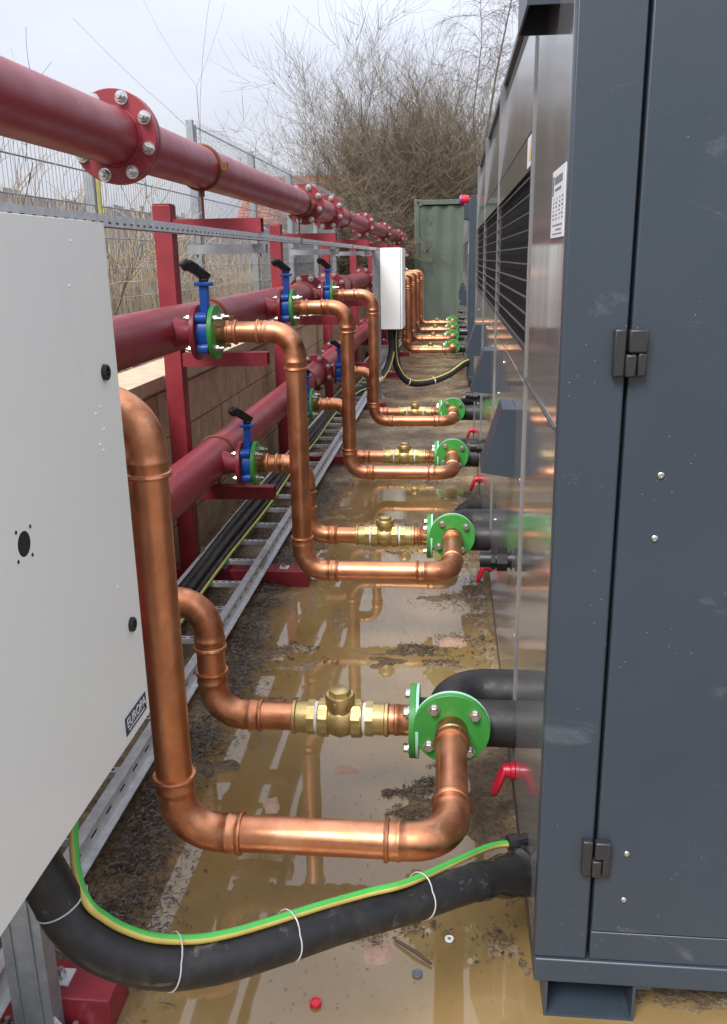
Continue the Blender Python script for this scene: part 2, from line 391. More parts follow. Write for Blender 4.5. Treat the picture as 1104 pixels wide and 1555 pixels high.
flakes('leaf_litter', M['litter'], P, .0022, .0095, .7)
P = []
for i in range(5200):
    y = 1.2 + 7 * random.random() ** 1.4; x = random.uniform(-1.3, .17)
    h = height(x, y)
    P.append((x, y, max(.0012, h) + .001))
flakes('fine_grit', M['litterdry'], P[:1700], .001, .003, .3); flakes('floating_specks', M['litter'], P[1700:], .001, .0042, .3)

b = MB()                                                               # stringy mulch washed up against the tray rail
for i in range(8500):
    y = 1.2 + 5.0 * random.random() ** 1.5; x = random.gauss(-.80, .055) - .07 * sm(2.4, 4.5, y) + .03 * math.sin(y * 5)
    if x < -.872 or noise.noise((x * 5, y * 6, 9)) < -.3: continue
    L = random.uniform(.006, .026); a = random.gauss(.6, .9); dx, dy = math.cos(a) * L, math.sin(a) * L; w = random.uniform(.0006, .0018)
    z = max(.001, height(x, y)) + random.uniform(0, .016); t = random.gauss(0, .25) * L; k = random.uniform(-.3, .3)
    px, py = -math.sin(a) * w, math.cos(a) * w
    b.add([(x - dx, y - dy, z - t), (x - px + dy * k, y - py - dx * k, z + .002), (x + dx, y + dy, z + t), (x + px + dy * k, y + py - dx * k, z + .003)], [(0, 1, 2, 3)])
kind(b.build('wet_mulch', M['mulch']), 'stuff')

# ------------------------------------------------------------------ retaining wall, bank, boards, fence
wall = thing('retaining_wall', 'tan concrete block retaining wall with pale coping behind the red pipes', 'wall', (-1.36, 9, 0))
WY0, WY1, WX = 1.0, 18.6, -1.36
MB().box(-.24 , -.012, WY0 - 9, WY1 - 9, 0, .925).build('mortar_core', M['mortar'], wall)
BL, BH = .45, .225
blocks = []
for v in range(4):
    bb = MB(); j = .004
    bb.box(-.03, random.uniform(-.002, .003), .006, BL - .006, .005, BH - .006)
    bb.v = [(x + random.uniform(-.0015, .0015), y + random.uniform(-.002, .002), z + random.uniform(-.002, .002)) for x, y, z in bb.v]
    blocks.append(bb.mesh('block', M['block']))
k = 0
for row in range(4):
    off = 0 if row % 2 == 0 else BL / 2
    y = WY0 + off
    while y + BL <= WY1 + .01:
        o = use('block', blocks[k % 4], wall, (random.uniform(-.002, .003), y - 9, row * BH + .012)); k += random.choice((1, 2, 3)); y += BL
capm = [MB().box(-.235, .02, .003, .595, 0, .06).mesh('coping_stone', M['cap']) for i in range(1)]
y = WY0
while y < WY1 - .5:
    use('coping_stone', capm[0], wall, (random.uniform(-.003, .003), y - 9, .926 + random.uniform(0, .003))); y += .6

b = MB(); bx = [-1.595, -1.8, -2.1, -2.5, -3.0, -3.6, -6, -14]; by = [-2 + i * .4 for i in range(70)]
bz = [.93, .965, 1.0, 1.03, 1.06, 1.1, 1.2, 1.3]
b.v = [(x, y, z + (.03 * noise.noise((x * 4, y * 3, 0)) if i else 0)) for y in by for i, (x, z) in enumerate(zip(bx, bz))]
nb = len(bx)
b.f = [[j * nb + i + 1, j * nb + i, (j + 1) * nb + i, (j + 1) * nb + i + 1] for j in range(len(by) - 1) for i in range(nb - 1)]; b.mi = [0] * len(b.f)
kind(b.build('bank', M['bank']), 'structure')
P = []
for i in range(5200):
    y = 1.5 + 9 * random.random() ** 1.5; x = -1.61 - 1.2 * random.random() ** 1.3
    P.append((x, y, .975 + (-1.6 - x) * .07 + random.uniform(0, .03)))
flakes('bank_leaf_litter', M['litterdry'], P, .012, .035, .9)

bf = thing('timber_board_fence', 'weathered grey close board timber fence behind the wire mesh', 'fence', (-3.2, 9, 1.05))
bms = [MB().box(-.012, .012, .003, .137, -.1, h).mesh('board', M['board']) for h in (.95, .985, .965)]
y = 2.2
while y < 21:
    o = use('board', random.choice(bms), bf, (random.uniform(-.008, .008), y - 9, random.uniform(-.02, .02))); o.rotation_euler = (random.uniform(-.012, .012), 0, 0); y += .142
for z in (.1, .8): MB().box(-.06, -.014, -7, 12, z, z + .08).build('rail', M['board'], bf)

# dead stems between the mesh and the boards
b = MB()
for i in range(2000):
    y = 3.0 + 9 * random.random() ** 1.25; x = random.uniform(-3.1, -2.46); z0 = 1.0; h = random.uniform(.45, 1.0) * (1 if y < 8 else .8)
    lx, ly = random.gauss(0, .12), random.gauss(0, .16); w = random.uniform(.002, .0045)
    p0, p1, p2 = Vector((x, y, z0)), Vector((x + lx * .4, y + ly * .4, z0 + h * .55)), Vector((x + lx, y + ly, z0 + h))
    if random.random() < .25: p2 = p1 + Vector((random.gauss(0, .12), random.gauss(0, .18), random.uniform(-.1, .25)))
    b.tube([p0, p1, p2], [w, w * .8, w * .4], 3, cap=False)
kind(b.build('dead_reeds', M['reed']), 'stuff')

mf = thing('wire_mesh_fence', 'tall galvanised welded wire mesh fence on steel posts above the block wall', 'fence', (-2.35, 8.31, 1.0))
FY = [.99 + 2.44 * i for i in range(9)]
for y in FY: MB().box(-.045, .015, y - 8.31 - .03, y - 8.31 + .03, -.1, (1.72 if y > 8.2 else 1.40)).build('post', M['galv'], mf, bevel=.003)
for p in range(len(FY) - 1):
    FZ = 1.70 if p > 2 else 1.36
    y0, y1 = FY[p] + .04 - 8.31, FY[p + 1] - .04 - 8.31
    pn = MB().box(.018, .026, y0 - .02, y0 + .01, .02, FZ - .02).box(.018, .026, y1 - .01, y1 + .02, .02, FZ - .02).build('panel_frame', M['galv'], mf)
    for q in range(9 if p > 2 else 7):
        z = .06 + q * .2
        MB().tube([(.020, y0, z), (.020, y1, z)], .0034, 5).tube([(.037, y0, z), (.037, y1, z)], .0034, 5).build('horizontal_wire', M['galv'], pn)
    b = MB(); n = int((y1 - y0) / .05)
    for i in range(n + 1):
        yy = y0 + .01 + (y1 - y0 - .02) * i / n
        b.tube([(.0285, yy, 0), (.0285, yy, FZ + .02)], .0019, 4)
    kind(b.build('vertical_wires', M['galv'], pn), 'stuff')
tag(MB().tube([(-2.28, 5.78, .95), (-2.28, 5.80, 2.05)], .016, 8).build('stake', M['moss']), 'moss stained yellow stake leaning beside a mesh fence post', 'stake')

# ------------------------------------------------------------------ red pipe supports
PX, PY = -1.25, [1.4 + 2.5 * i for i in range(7)]
ARMZ = (1.645, 1.075, .455)
def make_frame():
    t = thing('pipe_support_frame', '', 'support frame', (PX, PY[0], 0), 'red steel pipe support frames along the wall')
    b = MB(); w, th = .04, .004
    b.box(-w, w, -w, w, .08, 1.735); b.box(-w + .002, w - .002, -w + .002, w - .002, 1.735, 1.741)
    b.build('post', M['redsteel'], t, bevel=.004)
    for z in ARMZ:
        b = MB(); x0, x1, h, k = .04, .43, .03, .0045
        b.box(x0, x1, -h, h, z - h, z - h + k); b.box(x0, x1, -h, h, z + h - k, z + h)
        b.box(x0, x1, -h, -h + k, z - h + k, z + h - k); b.box(x0, x1, h - k, h, z - h + k, z + h - k)
        b.build('arm', M['redsteel'], t)
    b = MB().box(-.1, .58, -.05, .05, 0, .078); bar = b.build('base_bar', M['redsteel'], t, bevel=.003)
    for x in (.16, .46):
        MB().box(x - .022, x + .022, -.022, .022, .0785, .0825).build('plate_washer', M['zinc'], bar)
        MB().lathe((x, 0, .083), (0, 0, 1), [(0, .011), (.009, .011)], 6).lathe((x, 0, .092), (0, 0, 1), [(0, .006), (.012, .006)], 10).build('anchor_nut', M['bolt'], bar)
    # channel hung under the top arm
    hb = MB().box(.1, .445, -.022, -.019, 1.53, 1.568).box(.1, .445, .019, .022, 1.53, 1.568).box(.1, .445, -.019, .019, 1.5645, 1.568).build('hanger_channel', M['galv'], t)
    for x in (.13, .41): MB().lathe((x, 0, 1.514), (0, 0, 1), [(0, .009), (.014, .009)], 6).lathe((x, 0, 1.52), (0, 0, 1), [(0, .004), (.09, .004)], 8).build('hanger_bolt', M['bolt'], hb)
    return t
f0 = make_frame()
names = ['red support frame nearest the camera, mostly hidden behind the near control box', 'first whole red support frame, behind the nearest butterfly valves',
         'second whole red support frame along the wall from the camera', 'third whole red support frame along the wall from the camera', 'fourth whole red support frame along the wall from the camera',
         'fifth whole red support frame, partly behind the far control box', 'farthest red support frame, beside the pipe ends near the container']
f0['label'] = names[0]
for i in range(1, 7): copy_tree(f0, None, (0, 2.5 * i, 0), names[i])

# ------------------------------------------------------------------ red header pipes
HX, HR = -1.085, .0865
HZ = (1.887, 1.249, .630)
N_UN = [(1.56 + 1.63 * k) for k in range(4)] + [(11.62 + 1.65 * k) for k in range(4)]
FLY = {0: (2.95, 6.68, 7.9, 11.0, 14.1, 17.6), 1: (6.66, 7.95, 10.95, 14.5), 2: (6.95, 8.2, 11.2, 14.8)}
def header(i, label, end):
    z = HZ[i]
    t = thing('red_header_pipe', label, 'pipe', (HX, 8, z), 'red header pipes')
    cuts = [.25] + list(FLY[i]) + [end]
    for a, c in zip(cuts[:-1], cuts[1:]):
        MB().tube([(0, a - 8 + .006, 0), (0, c - 8 - .006, 0)], HR, 40).build('pipe_section', M['red'], t)
    for y in FLY[i]:
        b = MB()
        for s in (-1, 1):
            b.lathe((0, y - 8 + s * .0015, 0), (0, s, 0), [(0, .139), (.003, .1425), (.022, .1425), (.0245, .140), (.0245, .094), (.031, .090), (.034, HR + .0004)], 48, cap=False)
        f = b.build('flange', M['red'], t)
        bolts(f, BOLT_BIG, (0, y - 8 - .026, 0), (0, -1, 0), .120, 8, R(22.5 + 4))
        bolts(f, BOLT_BIG, (0, y - 8 + .026, 0), (0, 1, 0), .120, 8, R(22.5 - 4))
    b = MB(); b.lathe((0, end - 8, 0), (0, 1, 0), [(-.03, .1425), (0, .1425), (.0, .001)], 40); b.build('end_flange', M['red'], t)
    for q, y in enumerate(PY):
        dy = .0 if i else .03
        if i == 0 and q == 0: continue
        pts = [(math.cos(a) * (HR + .005), y - 8 + dy, math.sin(a) * (HR + .005)) for a in [2 * math.pi * k / 28 for k in range(29)]]
        c = MB(); c.tube(pts, .0065, 8, cap=False)
        c.box(HR + .004, HR + .034, y - 8 + dy - .012, y - 8 + dy + .012, -.016, .016)
        c.box(-HR - .03, -HR - .004, y - 8 + dy - .012, y - 8 + dy + .012, -.014, .014)
        cl = c.build('pipe_clamp', M['rust'], t)
        arm_top = ARMZ[i] + .03 - z
        MB().lathe((0, y - 8 + dy, -HR - .01), (0, 0, -1), [(0, .012), (.022, .012), (.022, .0055), (-arm_top - HR - .01, .0055)], 8).build('threaded_stem', M['rust'], cl)
    if i:
        for k, y0 in enumerate(N_UN):
            y = y0 if i == 1 else y0 + .55
            b = MB().lathe((0, y - 8, 0), (1, 0, 0), [(HR * .85, .056), (HR + .012, .048), (HR + .02, .0445), (.15, .0445)], 28)
            br = b.build('branch_stub', M['red'], t)
            MB().lathe((.148, y - 8, 0), (1, 0, 0), [(0, .097), (.002, .099), (.017, .099), (.018, .097)], 40).build('branch_flange', M['red'], br)
    return t
header(0, 'thick red header pipe running overhead, topmost of the three', 18.0)
header(1, 'red header pipe at mid height, carrying the upper row of blue valves', 17.8)
header(2, 'thick red header pipe nearest the ground with the lower row of blue valves', 17.8)

# slotted channel hung under the top arms
sc = thing('slotted_channel', 'long perforated galvanised channel running under the top red arms', 'channel', (-.85, 8, 1.584)); sc.scale = (1, 1, .66)
b = MB().box(-.021, -.0185, -7.7, 8.2, 0, .041).box(.0185, .021, -7.7, 8.2, 0, .041).box(-.0185, .0185, -7.7, 8.2, .0385, .041).box(.012, .0185, -7.7, 8.2, 0, .0025).box(-.0185, -.012, -7.7, 8.2, 0, .0025)
b.build('rail', M['zinc'], sc)
b = MB()
for i in range(170):
    y = -7.4 + i * .05
    b.box(.0208, .0212, y, y + .018, .010, .017); b.box(-.006, .006, y, y + .024, .0406, .0414)
kind(b.build('slots', M['hinge'], sc), 'stuff')
for q, y in enumerate((4.95, 7.5, 9.9, 12.4)): MB().box(-.024, .024, y - 8 - .04, y - 8 + .04, .0005, .0445).build('joint_sleeve', M['galv'], sc)

# ------------------------------------------------------------------ ladder cable tray on the ground
tr = thing('cable_tray', 'galvanised ladder cable tray lying on red base bars beside the wall', 'cable tray', (-1.04, 6, .084))
def rail(side):
    x = .15 * side; s = side
    b = MB()
    b.box(*sorted((x, x + .0025 * s)), -5.9, 9.5, 0, .06); b.box(*sorted((x - .022 * s, x)), -5.9, 9.5, .0575, .06); b.box(*sorted((x + .0025 * s, x + .026 * s)), -5.9, 9.5, 0, .0025)
    b.box(*sorted((x + .0025 * s, x + .008 * s)), -5.9, 9.5, .0545, .06)
    o = b.build('side_rail', M['zinc'], tr)
    c = MB()
    for i in range(70):
        y = -5.6 + i * .1
        c.box(*sorted((x + .0024 * s, x + .0031 * s)), y, y + .035, .027, .034)
    kind(c.build('slots', M['chilldark'], o), 'stuff')
rail(1); rail(-1)
rm = MB().box(-.15, .15, -.014, -.0115, .012, .032).box(-.15, .15, .0115, .014, .012, .032).box(-.15, .15, -.0115, .0115, .030, .032)
rung = rm.mesh('rung', M['zinc'])
dots = MB()
for i in range(9): dots.box(-.128 + i * .03, -.112 + i * .03, -.005, .005, .0318, .0324)
dotm = dots.mesh('slots', M['chilldark'])
for i in range(51):
    o = use('rung', rung, tr, (0, -5.7 + i * .3, 0))
    if i < 26: kind(use('slots', dotm, o), 'stuff')
for y in (-2.1, .9, 3.9): 
    for s in (-1, 1): MB().box(*sorted((.1535 * s, .148 * s)), y - .06, y + .06, -.002, .063).build('splice_plate', M['galv'], tr)

def wob(x, y0, y1, z, amp=.01, n=30, ph=0):
    return [(x + amp * math.sin(ph + i * .9) + amp * .6 * math.sin(i * .37 + ph * 2), y0 + (y1 - y0) * i / n, z) for i in range(n + 1)]
for q, (x, r, lab) in enumerate(((-1.160, .022, 'thick black cable in the tray closest to the block wall'), (-1.118, .0225, 'thick black cable in the middle of the tray'), (-1.085, .013, 'thinner black cable in the tray beside the earth wire'))):
    tag(MB().tube(wob(x, .9, 13, .116 + r, .006, 40, q), r, 12).build('power_cable', M['cable']), lab, 'cable', 'black cables laid in the tray')
tag(MB().tube(wob(-1.062, .9, 12, .124, .006, 40, 1.4), .0075, 8, mifn=lambda j, n: 1 if j in (1, 2, 3) else 0).build('earth_cable', [M['cyellow'], M['cgreen']]), 'yellow and green earth wire lying beside the black cables in the tray', 'cable')

# ------------------------------------------------------------------ copper runs
CR = .038
def path_elbow(c, da, db, Rr=.088, so=.052, n=10):
    c, da, db = Vector(c), Vector(da), Vector(db)
    a = c - da * Rr; P, Q = [], []
    def sock(start, d, rev):
        prof = [(0, CR + .001), (.001, CR + .0062), (.005, CR + .0078), (.010, CR + .0062), (.012, CR + .0028), (.026, CR + .0026), (.029, CR + .0042), (.034, CR + .0042), (.037, CR + .0022), (so, CR + .0018)]
        s = [(start + d * t, r) for t, r in prof]
        return s
    s1 = sock(a - da * so, da, False)
    arc = []
    o = a + db * Rr
    for i in range(1, n):
        t = math.pi / 2 * i / n
        arc.append((o - db * Rr * math.cos(t) + da * Rr * math.sin(t), CR + .0018))
    e = c + db * Rr
    s2 = sock(e + db * so, -db, True)[::-1]
    al = s1 + arc + s2
    return [p for p, r in al], [r for p, r in al], (a - da * so), (e + db * so)
def elbow(parent, c, da, db, **k):
    p, r, s, e = path_elbow(c, da, db, **k)
    MB().tube(p, r, 28, cap=True).build('elbow', M['copper_dull'], parent)
    return s, e
def straight(parent, a, b_):
    a, b_ = Vector(a), Vector(b_); d = (b_ - a).normalized()
    MB().tube([a - d * .02, a.lerp(b_, .5), b_ + d * .02], CR, 28).build('pipe', M['copper'], parent)
def adaptor(parent, org, axis, L=.085):
    MB().lathe(org, axis, [(0, CR + .003), (.03, CR + .003), (.032, CR + .0045), (.04, CR + .0045), (.043, CR + .002), (L - .016, CR + .002), (L - .014, CR + .006), (L - .008, CR + .0078), (L - .003, CR + .006), (L, CR + .0005)], 28).build('press_adaptor', M['copper_dull'], parent)
def gflange(parent, org, axis, bl=BOLT, back=False, both=True, a0=R(52), mint=True, th=.017, br=.074, o_r=.0985):
    org, ax = Vector(org), Vector(axis).normalized()
    b = MB().lathe(org, ax, [(0, CR), (0, o_r - .0015), (.0015, o_r), (th - .001, o_r), (th, o_r - .001), (th, CR)], 56, cap=False)
    f = b.build('flange', M['green'], parent)
    if mint:
        MB().lathe(org - ax * .008, ax, [(0, CR), (0, o_r + .001), (.0075, o_r + .001), (.0075, CR)], 56, cap=False).build('gasket', M['mint'], f)
    bolts(f, bl, org + ax * (th + .0005), ax, br, 4, a0)
    return f
VX = -.871
def outer_run(y):
    t = thing('copper_pipe_run', '', 'copper pipe', (-.57, y, 0), 'tall copper pipe runs from the upper header to the chillers')
    z1, z0, fx = 1.249, .33, .58
    gflange(t, (VX + .57 - .0, 0, z1), (1, 0, 0), BOLT_NUT, a0=R(45), mint=False)
    adaptor(t, (VX + .57 + .017, 0, z1), (1, 0, 0), .075)
    s, e = elbow(t, (0, 0, z1), (1, 0, 0), (0, 0, -1))
    straight(t, (VX + .57 + .08, 0, z1), s)
    s2, e2 = elbow(t, (0, 0, z0), (0, 0, -1), (1, 0, 0)); straight(t, e, s2)
    s3, e3 = elbow(t, (fx, 0, z0), (1, 0, 0), (0, 1, 0)); straight(t, e2, s3)
    straight(t, e3, (fx, .40, z0))
    adaptor(t, (fx, .47 - .017, z0), (0, -1, 0), .075)
    gflange(t, (fx, .47, z0), (0, -1, 0), BOLT, a0=R(38))
    return t
IX = -.64
def inner_run(y):
    t = thing('copper_return_run', '', 'copper pipe', (IX, y, 0), 'low copper pipe runs with check valves')
    z1, z0 = .630, .30
    gflange(t, (VX - IX, 0, z1), (1, 0, 0), BOLT_NUT, a0=R(45), mint=False)
    adaptor(t, (VX - IX + .017, 0, z1), (1, 0, 0), .05)
    s, e = elbow(t, (0, 0, z1), (1, 0, 0), (0, 0, -1), Rr=.085, so=.05)
    straight(t, (VX - IX + .05, 0, z1), s)
    s2, e2 = elbow(t, (0, 0, z0), (0, 0, -1), (1, 0, 0), Rr=.085, so=.05); straight(t, e, s2)
    straight(t, e2, (.26, 0, z0)); straight(t, (.44, 0, z0), (.50, 0, z0))
    adaptor(t, (.556 - .017, 0, z0), (-1, 0, 0), .072)
    gflange(t, (.556, 0, z0), (-1, 0, 0), BOLT, a0=R(45))
    return t
def check_valve(y):
    t = thing('check_valve', '', 'check valve', (IX + .35, y, .30), 'brass swing check valves in the low copper runs')
    b = MB().lathe((-.06, 0, 0), (1, 0, 0), [(0, .049), (.028, .049), (.030, .043), (.034, .045), (.06, .053), (.086, .045), (.09, .043), (.092, .049), (.12, .049)], 24)
    for o in (-.058, .03): b.lathe((o, 0, 0), (1, 0, 0), [(0, .052), (.026, .052)], 8, rot=R(22.5))
    b.lathe((0, -.004, 0), (0, 0, 1), [(0, .04), (.04, .037), (.052, .036)], 24)
    b.build('valve_body', M['brass'], t, bevel=.0015)
    c = MB().lathe((0, -.004, .046), (0, 0, 1), [(0, .040), (.026, .040), (.030, .037), (.030, .03)], 28)
    c.lathe((0, -.004, .076), (0, 0, 1), [(0, .030), (.011, .030), (.013, .027)], 6, rot=R(15))
    c.build('valve_cap', M['brass'], t)
    MB().lathe((-.01, -.04, .058), (-.15, -1, 0), [(0, .007), (.006, .007), (.007, .004)], 12).build('side_plug', M['brass'], t)
    for sx in (-1, 1):
        MB().lathe((sx * .061, 0, 0), (sx, 0, 0), [(0, .044), (.008, .044)], 20).build('thread_tape', M['ptfe'], t)
        u = MB().lathe((sx * .069, 0, 0), (sx, 0, 0), [(0, .047), (.02, .047)], 8, rot=R(22.5))
        u.lathe((sx * .089, 0, 0), (sx, 0, 0), [(0, .043), (.03, .0425), (.033, .0465), (.040, .0465), (.043, .039)], 28)
        u.build('press_coupling', M['brass'], t)
    return t
def butterfly(y, z):
    t = thing('butterfly_valve', '', 'valve', (-.919, y, z), 'blue butterfly valves on the red headers')
    b = MB().lathe((0, 0, 0), (1, 0, 0), [(.0, .066), (.004, .072), (.042, .072), (.046, .066)], 36)
    for i in range(4):
        a = R(45 + 90 * i)
        b.lathe((.003, math.cos(a) * .076, math.sin(a) * .076), (1, 0, 0), [(0, .020), (.040, .020)], 16)
    b.build('valve_body', M['blue'], t)
    n = MB().box(.008, .038, -.017, .017, .066, .165); n.box(-.006, .052, -.028, .028, .165, .179)
    n.build('neck', M['blue'], t, bevel=.003)
    h = MB().lathe((.023, 0, .179), (0, 0, 1), [(0, .018), (.012, .018)], 12)
    q0, q1, q2 = Vector((.036, .012, .190)), Vector((.002, -.014, .222)), Vector((-.026, -.034, .243))
    for a, c, w, th in ((q0, q1, .017, .017), (q1, q2, .021, .018)):
        d = (c - a).normalized(); sd_ = d.cross(Vector((0, 0, 1))).normalized(); up = sd_.cross(d)
        h.hexa([a - sd_ * w - up * th, a + sd_ * w - up * th, c + sd_ * w - up * th, c - sd_ * w - up * th, a - sd_ * w + up * th, a + sd_ * w + up * th, c + sd_ * w + up * th, c - sd_ * w + up * th])
    h.lathe(q2 + Vector((.004, .004, -.018)), (-.3, -.5, .8), [(0, .014), (.006, .019), (.03, .020), (.036, .013)], 12)
    h.build('lever_handle', M['blackplastic'], t, bevel=.004)
    bolts(t, BOLT_NUT, (-.018, 0, 0), (-1, 0, 0), .078, 4, R(45))
    for i in range(4):
        st = MB(); a = R(45 + 90 * i); st.tube([(.06, -math.sin(a) * .074, math.cos(a) * .074), (.098, -math.sin(a) * .074, math.cos(a) * .074)], .0065, 8)
        st.build('stud_bolt', M['bolt'], t)
    return t
def black_pair(y):
    t = thing('insulated_pipe_pair', '', 'insulated pipe', (.177, y, .33), 'black insulated pipe pairs entering the chillers')
    rr, Re = .063, .10
    c = Vector((-.167, .70 - .03, 0)); pts = [Vector((-.167, .482, 0))]
    pts.append(c - Vector((0, Re, 0)))
    for i in range(1, 10):
        a = math.pi / 2 * i / 10; o = c + Vector((Re, -Re, 0)); pts.append(o + Vector((-Re * math.cos(a), Re * math.sin(a), 0)))
    pts += [c + Vector((Re, 0, 0)), Vector((-.012, .67, 0)), Vector((.05, .67, 0))]
    MB().tube(pts, rr, 28).build('elbow_pipe', M['black'], t)
    MB().tube([(-.253, .55, -.03), (-.1, .55, -.03), (.05, .55, -.03)], .062, 28).build('straight_pipe', M['black'], t)
    return t
near_runs = [outer_run(N_UN[0]), inner_run(N_UN[0] + .55), check_valve(N_UN[0] + .55), butterfly(N_UN[0], HZ[1]), butterfly(N_UN[0] + .55, HZ[2]), black_pair(N_UN[0])]
def far_word(k): return ['nearest', 'second', 'third', 'fourth'][k] if k < 4 else ['first', 'second', 'third', 'farthest'][k - 4]
def labs(k):
    w = far_word(k)
    if k < 4:
        return [f'tall copper pipe run bending down to a green flange, {w} from the camera' if k else 'largest tall copper pipe run, nearest the camera beside the grey control box',
                f'low copper pipe run holding the {w} brass check valve from the camera', f'brass check valve with hexagon cap over the wet ground, {w} from the camera',
                f'blue butterfly valve on the middle red header, {w} one from the camera', f'blue butterfly valve on the lowest red header, {w} one from the camera',
                f'pair of black insulated pipes behind the {w} green flange from the camera']
    return [f'tall copper pipe run beyond the far control box, {w} of those four', f'low copper pipe run beyond the far control box, {w} of those four', f'brass check valve beyond the far control box, {w} of those four',
            f'blue valve on the middle red header past the far control box, {w} of four', f'blue valve on the lowest red header past the far control box, {w} of four',
            f'pair of black insulated pipes at the far chiller, {w} of those four']
for k, y in enumerate(N_UN):
    for o, lab in zip(near_runs, labs(k)):
        if k == 0: o['label'] = lab
        else: copy_tree(o, None, (0, y - N_UN[0], 0), lab)

